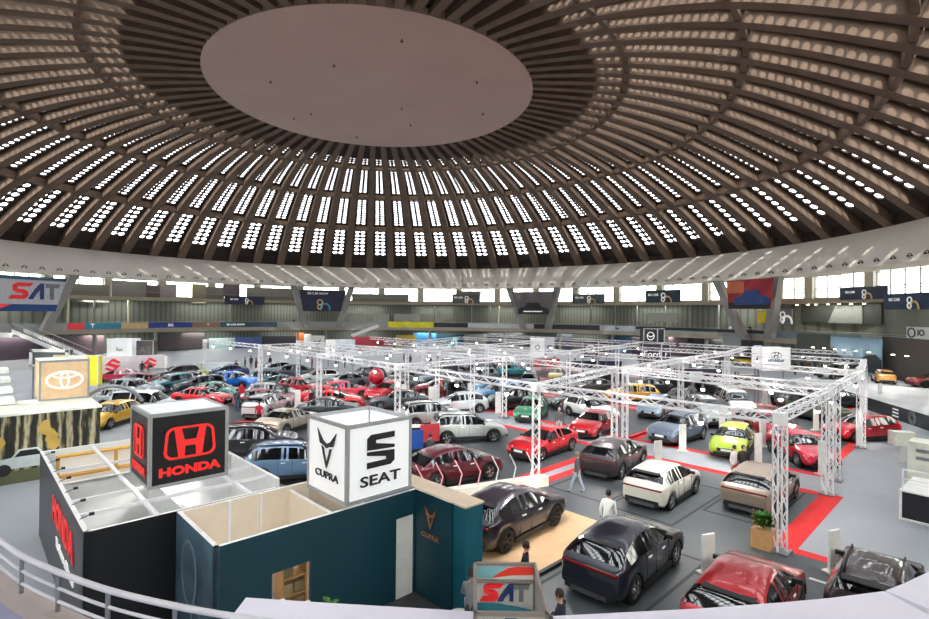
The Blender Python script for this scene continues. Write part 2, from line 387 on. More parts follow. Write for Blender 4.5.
# emblem '89' style rings used on the gallery signs
def emblem(parent,loc,s,cols=(L['white'],L['gold'])):
    ob('emblem_ring',flat(ringpoly(.34*s,.34*s,.12*s,16,-.28*s,.25*s)+ringpoly(.3*s,.3*s,.12*s,16,-.3*s,-.3*s),.05),cols[0],parent,loc)
    ob('emblem_arc',flat(ringpoly(.62*s,.75*s,.2*s,14,.3*s,-.55*s,-.2,PI+.2),.05),cols[1],parent,loc)
def gsign(x0,x1,y0,y1,r,m,label,txt,em=True,s=None,tm=None):
    xm=(x0+x1)/2; p=polhit(xm,y1,r); a=math.degrees(math.atan2(p.x-CX,p.y-CY)); q=polhit(xm,y0,r); h=q.z-p.z
    l=polhit(x0,y1,r); rr=polhit(x1,y1,r); wd=(Vector(l[:2])-Vector(rr[:2])).length
    o=board_on(p,-R(a),wd,h,m,'gallery_sign',label,'sign')
    if txt: text('lettering',txt,h*.26,tm or L['white'],o,(-wd*.27,-.03,h*.62),(PI/2,0,0),bold=.01)
    if em: emblem(o,(wd*.08,-.03,h*.42),s or h*.62)
    return o
dt=mat('dark_teal_sign',(40,58,78)); 
gsign(225,265,296.5,304.5,59.5,mat('violet_sign',(52,50,84)),'dark violet sign with round emblem on the upper gallery left half','BG CAR')
gsign(452,480,294,303.5,59.5,mat('grey_sign',(88,92,96)),'grey sign with round emblem on the upper gallery, left of the black car banner','BG CAR')
gsign(572,604,294,303.5,59.5,mat('green_grey_sign',(80,92,92)),'grey green sign with round emblem, right of the black car banner','BG CAR')
gsign(645,680,290,302.5,59.5,dt,'blue grey sign with round emblem left of the red and blue banner','BG CAR')
gsign(839,886,287,299.5,59.5,mat('slate_sign',(56,66,90)),'slate sign with pale round emblem, upper gallery right, further of two','BG CAR')
gsign(882,934,293,309.5,56.5,mat('night_teal_sign',(38,62,92)),'night blue sign with a large pale emblem at the right image edge','BG CAR')
# big banners hanging between the V columns
def vban(i,y0,y1,x0,x1,m,label,inset=.6):
    p0=polhit(x0,y1,53.9); p1=polhit(x1,y1,53.9); t0=polhit(x0,y0,53.9)
    a=math.degrees(math.atan2((p0.x+p1.x)/2-CX,(p0.y+p1.y)/2-CY)); wd=(p1-p0).length; h=t0.z-p0.z
    rt=empty('hanging_banner',((p0.x+p1.x)/2,(p0.y+p1.y)/2,p0.z),-R(a),label,'banner')
    k=inset
    pts=[(-wd/2*k,0),(wd/2*k,0),(wd/2,h),(-wd/2,h)]
    o=ob('sheet',flat([pts],.05),m,rt); return rt,wd,h
b,wd,h=vban(0,273,311,-22,66,mat('pale_banner',(196,196,200)),'large pale banner with red and blue lettering at left edge',.72)
def sat(parent,s,loc,light=False,y=-.08,rz=0):
    S=[(-1.5,-.5),(-.55,-.5),(-.35,-.32),(-.5,-.05),(-1.0,-.05),(-.95,.12),(-.1,.12),(.05,.5),(-.95,.5),(-1.25,.3),(-1.2,.02),(-1.05,-.2),(-.8,-.22),(-1.38,-.3)]
    s1=[(-1.5,-.5),(-.6,-.5),(-.38,-.3),(-.42,-.02),(-.62,.1),(-1.0,.12),(-.98,.26),(-.28,.28),(-.1,.5),(-1.0,.5),(-1.28,.34),(-1.26,.02),(-1.0,-.12),(-.72,-.14),(-.7,-.26),(-1.34,-.27)]
    tri=[(-.42,-.5),(-.05,.1),(.28,.5),(.52,.5),(.52,-.5),(.28,-.5),(.28,.08),(.1,-.12),(-.12,-.5)]
    T=[(.6,.5),(1.5,.5),(1.42,.24),(1.12,.24),(1.12,-.5),(.86,-.5),(.86,.24),(.6,.24)]
    for n,pl,mm in (('letter_s',s1,L['red']),('letter_a',tri,L['blue']),('letter_t',T,L['grey'])):
        ob(n,flat([[(x*s,z*s) for x,z in pl]],.02),L['white'] if light else mm,parent,loc,rz=rz)
sat(b,2.3,(1.2,-.1,h*.58))
ob('lower_band',flat([[(-wd*.36,0.),(wd*.36,0.),(wd*.385,h*.2),(-wd*.385,h*.2)]],.03),mat('banner_deep_blue',(30,70,130)),b,(0,-.07,0))
ob('upper_band',flat([[(-wd*.49,h*.9),(wd*.49,h*.9),(wd*.5,h),(-wd*.5,h)]],.03),mat('banner_slate',(56,90,118)),b,(0,-.07,0))
ob('rose_corner',flat([[(-wd*.36,h*.0),(-wd*.16,h*.2),(-wd*.385,h*.2)]],.03),L['pink'],b,(0,-.12,0))
b,wd,h=vban(1,290,311,299,345,mat('navy_banner',(24,30,58)),'navy banner with teal and orange rings between leaning columns',.82)
emblem(b,(0,-.1,h*.33),h*.42,(L['gold'],L['cyan'])); text('lettering','BG CAR SHOW',h*.14,L['white'],b,(-wd*.1,-.1,h*.85),(PI/2,0,0))
b,wd,h=vban(2,292,313,512,555,mat('mid_grey_banner',(96,92,92)),'grey banner with a black car between leaning columns',.72)
carsil=[(-1,.0),(-1,.35),(-.85,.5),(-.55,.55),(-.38,.9),(.38,.9),(.55,.55),(.85,.5),(1,.35),(1,0)]
ob('printed_car',flat([[(x*wd*.36,z*h*.6) for x,z in carsil]],.03),black,b,(0,-.1,h*-.05)); ob('light_strip',flat([[(-wd*.22,h*.06),(wd*.22,h*.06),(wd*.22,h*.1),(-wd*.22,h*.1)]],.03),L['white'],b,(0,-.16,0))
b,wd,h=vban(3,281,309,727,773,mat('crimson_banner',(150,36,46)),'crimson and orange banner printed with a dark blue car',.92)
ob('orange_panel',flat([[(-wd*.49,h*.55),(-wd*.1,h*.55),(-wd*.1,h*.96),(-wd*.5,h*.96)]],.03),mat('burnt_orange',(196,104,72)),b,(0,-.07,0))
ob('printed_car',flat([[(x*wd*.38+wd*.06,z*h*.55) for x,z in carsil]],.03),mat('print_blue',(40,66,120)),b,(0,-.12,h*.14)); ob('dark_floor',flat([[(-wd*.44,0),(wd*.44,0),(wd*.46,h*.22),(-wd*.46,h*.22)]],.03),black,b,(0,-.09,0))
def pboard(x0,x1,y0,y1,r,m,name,label,cat):
    xm=(x0+x1)/2; p=polhit(xm,y1,r); a=math.degrees(math.atan2(p.x-CX,p.y-CY)); h=polhit(xm,y0,r).z-p.z
    wd=(Vector(polhit(x0,y1,r)[:2])-Vector(polhit(x1,y1,r)[:2])).length
    return board_on(p,-R(a),wd,h,m,name,label,cat),wd,h
pboard(757,772,311,323,57.3,L['yellow'],'yellow_panel','plain yellow panel under the crimson banner','panel')
# upper gallery boxes and stored panels
for x0,x1,y0,y1,c,lb in ((60,110,284,302,(122,120,112),'long khaki grey partition beside the leftmost leaning column'),(205,224,287,302,(112,108,104),'short dark grey partition between olive and purple partitions'),(300,346,290,302,(104,104,104),'low grey partition behind the navy banner'),(146,160,285,301,(92,80,78),'narrow brown grey partition between two pale ones'),(112,148,281,300,(128,128,124),'pale grey storage partition near the left windows'),(158,176,284,300,(140,134,140),'lilac grey partition in front of the windows'),(192,206,284,303,(140,134,110),'olive partition between two bright window gaps'),(223,240,281,297,(98,84,92),'purple grey partition above the violet sign'),(247,300,288,302,(120,118,116),'long low grey partition left of the navy banner'),(352,409,294,303,(112,112,108),'long grey partition right of the navy banner'),(457,481,291,295,(110,100,100),'brown grey top board above the grey sign')):
    pboard(x0,x1,y0,y1,61,mat('partition_%d_%d_%d'%c,c),'partition_wall',lb,'partition')
for x0,x1,y0,y1,lb in ((349,366,314,325,'white folding screen on the lower gallery, leftmost of three'),(373,389,314,325,'white folding screen on the lower gallery, middle of three'),(394,420,314,322,'white folding screen on the lower gallery above the yellow banner'),(647,677,313,322,'wide white screen on the lower gallery right of centre')):
    pboard(x0,x1,y0,y1,59.2,mat('screen_cream',(178,184,172)),'folding_screen',lb,'screen')
o,wd,h=pboard(780,792,309,325,57.4,mat('grey_plinth',(120,120,124)),'emblem_stand','free standing pale double ring emblem on the right gallery','emblem')
emblem(o,(0,-.2,h*.5),h*.6,(L['white'],L['white']))
# lit niche on the right lower gallery
o,wd,h=pboard(798,878,303,323,62,mat('dark_green_niche',(58,64,60)),'exhibit_wall','long dark exhibit wall with a row of ceiling lamps on right gallery','wall')
ob('grey_screen',flat([[(-wd*.12,0),(wd*.3,0),(wd*.3,h*.86),(-wd*.02,h*.86)]],.1),mat('stone_grey_screen',(128,134,128)),o,(0,-.05,0))
lens=mat('warm_lamp_lens',(255,236,200),.4,0,14,0)
ds=MB().lathe([(0.01,0),(.16,0),(.16,.06),(.01,.06)],10); dsm=mk('downlight',ds,lens)
for i,px in enumerate((797,808,816,828,839,851,864)):
    p=polhit(px,306,61); p.z=9.2; tag(ob('downlight',dsm,None,None,p),'small warm downlight under the upper gallery slab','lamp','downlights above the right exhibit wall')
# white sign at right edge and under-gallery stands
o,wd,h=pboard(906,932,327,339,57.5,mat('white_sign_face',(222,226,226)),'wall_sign','white sign with dark round badge hung on gallery at right edge','sign')
ob('badge',flat(ringpoly(.55,.55,.15,20),.04),mat('badge_teal',(40,70,84)),o,(-wd*.28,-.03,h*.5)); text('lettering','IO',.9,L['black'],o,(wd*.08,-.03,h*.5),(PI/2,0,0),bold=.02)
#@@ under the gallery: stand walls
UG=[(0,40,333,372,(72,60,70),'dim plum coloured stand wall at the far left'),(44,105,336,362,(118,100,104),'dusky pink stand wall behind the stair'),(160,205,333,349,(86,78,80),'dim stand wall under the gallery left of the pale cyan one'),(209,235,338,349,(196,226,226),'pale cyan stand wall under the gallery'),(235,262,337,348,(84,110,170),'blue stand wall right of the pale cyan one'),(262,296,336,350,(36,36,42),'black stand wall left of the orange panel'),(296,304,333,344,(240,120,60),'narrow orange panel under the gallery'),(304,311,334,346,(230,230,226),'narrow white panel right of the orange one'),
(352,392,337,347,(150,48,60),'dark red stand fascia under the gallery'),(396,418,335,350,(196,170,60),'mustard yellow stand with a dark opening'),(413,436,333,346,(80,160,214),'sky blue stand banner right of the mustard stand'),(437,463,335,354,(24,84,110),'deep teal poster with a white angular stroke'),(464,486,334,352,(150,150,148),'light grey stand wall with two lamps'),(488,512,333,352,(62,62,64),'dark stand wall left of the centre column'),(512,531,333,352,(70,72,70),'dark stand wall right of the centre column'),(556,572,334,350,(58,64,76),'dark blue grey stand wall behind white emblem box'),(608,630,337,357,(36,80,120),'blue poster wall left of the plum sign box'),(632,642,337,354,(50,48,52),'charcoal stand wall beside the blue poster'),(668,687,333,356,(92,76,84),'dim rose stand wall with two lamps'),(690,722,334,356,(42,44,44),'black stand wall with mounted car parts'),(722,750,335,348,(150,156,156),'pale grey wall section under the gallery'),(730,762,340,360,(52,40,44),'dark brown stand wall with small lamps'),(796,828,334,358,(84,90,84),'grey green stand wall left of the sky mural'),(880,935,338,388,(84,78,74),'brown grey stand wall at the right edge')]
for x0,x1,y0,y1,c,lb in UG:
    rr=60.5 if x0<700 else 57.5
    o,wd,h=pboard(x0,x1,y0,y1,rr,mat('stand_%d_%d_%d'%c,c,.5),'stand_wall',lb,'wall')
    if c==(24,84,110): ob('white_stroke',flat(stroke([(-wd*.25,0),(wd*.2,h*.85),(wd*.3,0)],wd*.09),.05),mat('stroke_cyan',(150,226,240),.5,0,.3),o,(0,-.05,.1))
    if c==(196,170,60): ob('dark_opening',flat([[(-wd*.2,h*.25),(wd*.2,h*.25),(wd*.2,h*.6),(-wd*.2,h*.6)]],.05),black,o,(0,-.05,0))
    if c==(36,80,120):
        for k in range(5): ob('light_patch',flat([[(x*.5+random.uniform(-1.5,1.5),z*.5+random.uniform(1,h-1)) for x,z in ((-.8,-.5),(.9,-.6),(.7,.6),(-.5,.8))]],.05),mat('print_pale_blue',(120,170,200)),o,(0,-.05,0))
o,wd,h=pboard(829,880,338,374,56.5,mat('sky_mural',(138,172,200),.5),'sky_mural','backlit looking sky blue mural with dark tree shapes behind the raised cars','mural')
ob('printed_trees',flat([[(-wd*.5,h*.2),(-wd*.5,h*.62),(-wd*.42,h*.7),(-wd*.36,h*.5),(-wd*.2,h*.42),(wd*.1,h*.4),(wd*.22,h*.55),(wd*.4,h*.6),(wd*.5,h*.45),(wd*.5,h*.1),(-wd*.5,h*.1)]],.04),mat('print_dark_trees',(44,54,60)),o,(0,-.03,0))
for i,px in enumerate((813,824,835,844,856,869,893,907)):
    p=polhit(px,338,56); p.z=3.55; tag(ob('downlight',dsm,None,None,p),'small downlight under the lower gallery at right','lamp','downlights above the sky mural')
#@@ stair at left
def flight(p,q,wdt,name,label,nst):
    rt=empty(name,p,0,label,'stair'); d=q-p; hd=Vector((d.x,d.y,0)).normalized(); sd=Vector((-hd.y,hd.x,0))
    for s_ in (-1,1):
        mb=MB(); o=sd*wdt/2*s_
        a=o; b=d+o; t=Vector((0,0,.5))
        n=sd*.06
        vs=[a-n,a+n,b+n,b-n,a-n+t,a+n+t,b+n+t,b-n+t]; mb.add(vs,[(0,1,2,3),(7,6,5,4),(0,4,5,1),(1,5,6,2),(2,6,7,3),(3,7,4,0)]); ob('stringer',mb,white,rt)
        mb=MB(); mb.tube(a+Vector((0,0,1.3)),b+Vector((0,0,1.3)),.05,5)
        for k in range(8): c=d*(k/7)+o; mb.tube(c+Vector((0,0,.4)),c+Vector((0,0,1.3)),.03,4)
        ob('handrail',mb,steel,rt)
    st=MB()
    for k in range(nst):
        c=d*((k+.5)/nst); a=c-hd*.15-sd*wdt/2; b=c+hd*.15-sd*wdt/2; e=b+sd*wdt; f=a+sd*wdt; u=Vector((0,0,.08)); vs=[a,b,e,f,a+u,b+u,e+u,f+u]
        st.add(vs,[(0,3,2,1),(4,5,6,7),(0,1,5,4),(1,2,6,5),(2,3,7,6),(3,0,4,7)])
    ob('steps',st,mat('stair_tread',(120,124,130),.6),rt)
flight(at(18,333,66),at(88,362,66),1.8,'staircase','white sided staircase coming down from the gallery at far left',24)
p=at(18,333,66)
tag(ob('stair_landing',MB().box((-10,-1,-.5),(0,1,.0)),white,None,p,R(8)),'white landing bridge at the head of the left staircase','landing')
a_=at(352,337,102); b_=at(378,327,104)
flight(b_,a_,1.6,'staircase','pale ramp stair rising to the gallery left of the yellow banner',20)
# ------------------------------------------------------------------ floor coverings (uv grid)
def rect(name,u0,u1,v0,v1,m,label,z=.004,cat='carpet',t=.004,kind=None):
    mb=MB().box((u0,v0,z-.004),(u1,v1,z)); o=ob(name,mb,m,None,K0.copy(),TH)
    return tag(o,label,cat) if label else o
def carpet(u0,u1,v0,v1,label,bw=.55,sides='NSEW',z=.006):
    root=rect('stand_carpet',u0,u1,v0,v1,charc,label,z)
    mb=MB()
    if 'S' in sides: mb.box((u0,v0-bw,0),(u1,v0,z+.004))
    if 'N' in sides: mb.box((u0,v1,0),(u1,v1+bw,z+.004))
    if 'E' in sides: mb.box((u1,v0-(bw if 'S' in sides else 0),0),(u1+bw,v1+(bw if 'N' in sides else 0),z+.004))
    if 'W' in sides: mb.box((u0-bw,v0-(bw if 'S' in sides else 0),0),(u0,v1+(bw if 'N' in sides else 0),z+.004))
    ob('red_border',mb,redc,root); return root
mb=rect('stand_carpet',-9.6,6.95,.3,9.1,charc,'charcoal carpet of the near stand with dark inlaid squares')
b=MB().box((.0,-.45,0),(7.5,.3,.012)).box((6.95,.3,0),(7.5,9.1,.012)).box((-1.6,9.1,0),(7.5,9.6,.012)).box((0,-7,0),(.45,-.45,.012)); ob('red_border',b,redc,mb)
rect('stand_carpet',-12,0,-8,.295,charc,'charcoal carpet at the bottom right under the two nearest cars')
b=MB()
for a,c in (((-3.6,-9),(-3.5,-.2)),((-6,-2.2),(0,-2.1))): b.box((a[0],a[1],0),(c[0],c[1],.012))
tag(ob('floor_line',MB().box((-1.55,-6,0),(-1.42,-1.2,.014)).box((-2.6,-1.9,0),(-1.5,-1.78,.014)),white,None,K0.copy(),TH),'white tape lines on the carpet between the nearest red and black cars','tape')
# dark inlaid outlines around cars
def outline(u0,u1,v0,v1,label,w=.1):
    mb=MB().box((u0,v0,0),(u1,v0+w,.01)).box((u0,v1-w,0),(u1,v1,.01)).box((u0,v0+w,0),(u0+w,v1-w,.01)).box((u1-w,v0+w,0),(u1,v1-w,.01))
    tag(ob('floor_outline',mb,outl,None,K0.copy(),TH),label,'floor marking')
outline(-.75,4.7,3.15,5.9,'dark square outline on carpet around the white hatchback')
outline(1.6,7.0,.75,3.05,'dark square outline on carpet around the bronze car')
outline(-8.6,-2.65,1.2,4.0,'dark square outline on carpet around the navy coupe')
outline(-.6,5.2,6.0,8.8,'dark square outline on carpet around the dark red-tailed car')
tag(ob('wood_platform',MB().box((-9.6,4.3,0),(-2.55,9.0,.1)),woodm,None,K0.copy(),TH),'low light plywood platform under the violet black car','platform')
tag(ob('carpet_edge_strip',MB().box((-9.6,4.18,0),(-2.5,4.3,.11)),outl,None,K0.copy(),TH),'dark edge strip along the front of the plywood platform','trim')
C_=[(-9,6.95,10.6,19.2,'charcoal carpet under the red coupe and the pale grey crossover','NSE'),
(10.6,19.5,1.3,10.4,'charcoal carpet under the lime car and its neighbours','NSEW'),
(10.6,19.5,11.2,20.4,'charcoal carpet under the pair of red cars behind the double truss tower','NSEW'),
(10.6,19.5,21.6,30.5,'charcoal carpet under the green classic car row','NSEW'),
(-9,6.95,20.6,30,'grey carpet under the champagne hatchback','NSE'),
(21,29,2,10.4,'charcoal carpet behind the white van, right half','NSEW'),(21,29,12,20.4,'charcoal carpet behind the second truss line, centre','NSEW'),(21,29,22,31,'charcoal carpet behind the green car row, middle distance','NSEW'),
(10.6,19.5,32,41,'charcoal carpet left of centre, under the red car group','NSEW'),(-9,6.95,31.4,41,'charcoal carpet left, under the teal and blue cars','NSEW'),(21,29,33,42,'far charcoal carpet left of centre','NSEW'),
(31,39,4,20,'far charcoal carpet right of centre near the gallery','NSEW'),(31,39,22,38,'far charcoal carpet at centre near the gallery','NSEW')]
for u0,u1,v0,v1,lb,sd in C_: carpet(u0,u1,v0,v1,lb,.5,sd)
# ------------------------------------------------------------------ trusses
TZ=4.3
def truss_mb(mb,p,q,w=.29,seg=.42,r=.026):
    p=Vector(p);q=Vector(q);d=q-p;Ln=d.length;d=d.normalized()
    a=Vector((0,0,1)) if abs(d.z)<.9 else UU.copy(); b=d.cross(a).normalized(); a=b.cross(d).normalized()
    cs=[a*w/2+b*w/2,a*w/2-b*w/2,-a*w/2-b*w/2,-a*w/2+b*w/2]
    for c in cs: mb.tube(p+c,q+c,r*1.35,4)
    n=max(2,int(Ln/seg))
    for i in range(n):
        s0=p+d*Ln*i/n; s1=p+d*Ln*(i+1)/n
        for k in range(4):
            c0,c1=cs[k],cs[(k+1)%4]
            if i%2: c0,c1=c1,c0
            mb.tube(s0+c0,s1+c1,r*.8,3,caps=False)
    return mb
def tower(u,v,label,h=TZ,dbl=False,z0=0):
    mb=MB(); z0=.013; truss_mb(mb,(0,0,.05),(0,0,h-z0-.2))
    o=empty('truss_tower',P(u,v,z0),TH,label,'truss'); 
    ob('lattice',mb,alu,o); ob('base_plate',MB().box((-.3,-.3,0),(.3,.3,.05)),steel,o); ob('corner_block',MB().box((-.18,-.18,h-z0-.2),(.18,.18,h-z0+.18)),alu,o)
    return o
def beam(u0,v0,u1,v1,label,z=TZ,group=None):
    p=P(u0,v0,z);q=P(u1,v1,z); dd=(q-p).normalized()*.2; p=p+dd; q=q-dd; mb=MB(); truss_mb(mb,(0,0,0),q-p,.29,.5 if (q-p).length<14 else .6)
    return tag(ob('truss_beam',mb,alu,None,p),label,'truss',group)
TW=[(-.2,-.1,'nearest lattice truss tower, beside the potted plant'),(-.6,9.5,'truss tower in front of the red coupe'),(.2,30.8,'truss tower behind the white crate shaped lightbox, left of centre'),(1.0,43.5,'truss tower left, near the person in a red jacket'),(-.2,20.4,'truss tower behind the black and white lettered lightbox'),
(7.4,.1,'truss tower at the corner of the red carpet, near side of the aisle'),(9.9,.3,'truss tower at the far side of the aisle by the pink red car'),(18.3,.6,'truss tower standing before the side-on red hatchback'),
(9.0,11.1,'left one of the twin truss towers behind the dark red-tailed car'),(9.7,10.8,'right one of the twin truss towers behind the dark red-tailed car'),
(8.2,22.4,'truss tower left of the black estate car'),(9.2,20.1,'truss tower right of the black estate car'),(9.0,27.3,'truss tower by the black van in the middle'),(8.3,30.5,'truss tower right of the red car group'),(7.0,48,'truss tower at the left, far from the camera'),
(18.5,11.2,'truss tower behind the silver blue small car'),(18.5,21,'truss tower in the third line, centre'),(18.8,31,'truss tower in the third line, left of centre'),(18.8,41,'truss tower in the third line, far left'),(28.5,11.5,'truss tower in the fourth line, right'),(28.5,2,'truss tower in the fourth line, near the raised stage'),(28.5,22,'truss tower in the fourth line, centre'),(28.5,33,'truss tower in the fourth line, left'),(0,56,'truss tower at far left end of the front line')]
for u,v,lb in TW: tower(u,v,lb)
BM=[(-.2,0,-.6,9.5,'near truss beam from the plant tower to the red coupe tower'),(-.6,9.5,-.2,20.4,'front truss beam above the pale grey crossover'),(-.2,20.4,.2,30.8,'front truss beam above the black and white lettered lightbox'),(.2,30.8,1,43.5,'front truss beam left part, above the silver crossover'),(1,43.5,0,56,'front truss beam at its far left end'),
(-.2,0,7.4,.1,'truss beam from the plant tower back to the aisle'),(7.4,.1,9.9,.3,'short truss beam bridging the aisle at the right'),(9.9,.3,18.3,.6,'truss beam along the right side, beyond the aisle'),(18.3,.6,28.5,2,'truss beam at the back right, toward the raised stage'),
(7.4,.1,8.9,11.1,'truss beam over the near edge of the aisle, right'),(9.9,.3,9.7,10.8,'truss beam over the far edge of the aisle, right'),(9,11.1,9.2,20.1,'truss beam over the aisle, middle'),(9.2,20.1,8.2,30.5,'truss beam over the aisle, left of centre'),(8.3,30.5,7,48,'truss beam over the aisle, far left'),
(-.6,9.5,9.0,11.1,'cross beam over the dark red-tailed car'),(-.2,20.4,8.8,20.1,'cross beam behind the pale grey crossover'),(.2,30.8,8.3,30.5,'cross beam near the red car group'),(1,43.5,7.2,44,'cross beam at the left among the teal cars'),
(9.7,10.8,18.5,11.2,'cross beam behind the twin towers'),(9.2,20.1,18.5,21,'cross beam behind the green classic car'),(8.3,30.5,18.8,31,'cross beam left of centre in the second bay'),
(18.3,.6,18.5,11.2,'third line truss beam, right end'),(18.5,11.2,18.5,21,'third line truss beam, right of centre'),(18.5,21,18.8,31,'third line truss beam, centre'),(18.8,31,18.8,41,'third line truss beam, left'),
(28.5,2,28.5,11.5,'fourth line truss beam, right end'),(28.5,11.5,28.5,22,'fourth line truss beam, centre right'),(28.5,22,28.5,33,'fourth line truss beam, centre left'),(28.5,33,28.5,45,'fourth line truss beam, left'),(18.8,41,18.8,52,'third line truss beam, far left end'),
(18.5,11.2,28.5,11.5,'cross beam behind the silver blue small car'),(18.5,21,28.5,22,'cross beam in the third bay, centre'),(18.8,31,28.5,33,'cross beam in the third bay, left'),(18.8,41,28.5,45,'cross beam in the third bay, far left'),(28.5,11.5,38,13,'cross beam toward the back gallery, right'),(28.5,22,38,24,'cross beam toward the back gallery, centre'),
(38,4,38,20,'back row truss beam, right'),(38,20,38,36,'back row truss beam, centre'),(38,36,38,50,'back row truss beam, left'),(3.6,31,4,44,'middle truss beam over the teal and blue cars'),(14,21,14,31,'inner truss beam above the light blue car'),(14,31,14,42,'inner truss beam above the red group')]
for b in BM: beam(*b)
# stage lamps hung from the trusses
lamp=empty('stage_lamp',(0,0,0),0,'white stage lamp hung under a lattice truss, switched on','lamp','stage lamps on the trusses')
ob('lamp_body',MB().lathe([(.01,.3),(.05,.28),(.08,.1),(.09,.02)],10),mat('lamp_body_grey',(120,120,124),.4,.4),lamp)
ob('lens',MB().lathe([(.01,-.11),(.08,-.07),(.1,0),(.08,.03),(.01,.04)],10),lampm,lamp)
ob('clamp',MB().box((-.02,-.02,.28),(.02,.02,.42)),steel,lamp)
LS=[]
for (u0,v0,u1,v1,lb) in BM:
    n=max(1,int(math.hypot(u1-u0,v1-v0)/3.6)) if u0<20 else 2
    for k in range(n): t=(k+.5)/n; LS.append((u0+(u1-u0)*t,v0+(v1-v0)*t))
LAMPPOS=[]
for i,(u,v) in enumerate(LS):
    o=lamp if i==0 else copy_tree(lamp); o.location=P(u,v,TZ-.5); LAMPPOS.append(P(u,v,TZ-.6))
# ------------------------------------------------------------------ cars
def lerp(pts,x):
    if x<=pts[0][0]: return pts[0][1]
    for (a,b),(c,d) in zip(pts,pts[1:]):
        if x<=c:
            t=(x-a)/(c-a); return b+(d-b)*t
    return pts[-1][1]
# fractions of length from the tail (0) to the nose (1): roof line, belt line; heights in metres
KIND={
'hatch':dict(L=4.3,W=1.82,top=[(0,.66),(.01,.98),(.035,1.1),(.12,1.42),(.2,1.5),(.4,1.53),(.52,1.48),(.6,1.38),(.755,1.04),(.86,.96),(.95,.82),(1,.55)],belt=[(0,.62),(.02,.98),(.25,1.04),(.5,.99),(.755,.95),(.9,.86),(.97,.7),(1,.5)],rr=.115,rt=.04,rf=.56,ws=.75,wb=(.18,.8),wr=.345,gs=.08,rail=0),
'suv':dict(L=4.5,W=1.88,top=[(0,.7),(.01,1.05),(.03,1.18),(.09,1.55),(.16,1.65),(.35,1.68),(.5,1.65),(.59,1.53),(.73,1.17),(.85,1.1),(.95,.97),(1,.64)],belt=[(0,.68),(.02,1.08),(.2,1.14),(.5,1.09),(.73,1.07),(.9,1.0),(.97,.82),(1,.6)],rr=.09,rt=.035,rf=.57,ws=.725,wb=(.18,.8),wr=.38,gs=.07,rail=1),
'coupe_suv':dict(L=4.55,W=1.9,top=[(0,.74),(.01,1.02),(.045,1.12),(.14,1.36),(.25,1.52),(.38,1.6),(.5,1.58),(.59,1.47),(.74,1.12),(.86,1.04),(.95,.9),(1,.6)],belt=[(0,.7),(.02,1.04),(.25,1.12),(.5,1.06),(.74,1.02),(.9,.94),(.97,.78),(1,.56)],rr=.17,rt=.05,rf=.57,ws=.74,wb=(.18,.8),wr=.38,gs=.11,rail=0),
'sedan':dict(L=4.65,W=1.83,top=[(0,.62),(.01,.95),(.05,1.03),(.13,1.09),(.27,1.36),(.4,1.45),(.5,1.43),(.58,1.33),(.73,1.0),(.86,.92),(.95,.8),(1,.52)],belt=[(0,.6),(.02,.92),(.2,1.0),(.5,.95),(.73,.91),(.9,.83),(.97,.68),(1,.48)],rr=.27,rt=.14,rf=.56,ws=.73,wb=(.19,.81),wr=.345,gs=.16,rail=0),
'van':dict(L=4.7,W=1.9,top=[(0,.7),(.01,1.1),(.03,1.3),(.06,1.86),(.3,1.93),(.64,1.9),(.72,1.75),(.84,1.2),(.93,1.05),(1,.62)],belt=[(0,.7),(.02,1.15),(.5,1.12),(.84,1.08),(.95,.9),(1,.6)],rr=.06,rt=.03,rf=.7,ws=.835,wb=(.18,.82),wr=.36,gs=.05,rail=1 if False else 0),
'offroad':dict(L=4.3,W=1.86,top=[(0,.75),(.01,1.15),(.03,1.25),(.06,1.74),(.3,1.8),(.56,1.78),(.61,1.68),(.69,1.24),(.85,1.19),(.97,1.1),(1,.7)],belt=[(0,.7),(.02,1.2),(.5,1.17),(.69,1.15),(.95,1.07),(1,.66)],rr=.06,rt=.03,rf=.6,ws=.69,wb=(.19,.83),wr=.4,gs=.05,rail=1),
}
def slerp(pts,f):
    return sum(lerp(pts,min(1,max(0,f+d)))*w for d,w in ((-.03,.1),(-.015,.22),(0,.36),(.015,.22),(.03,.1)))
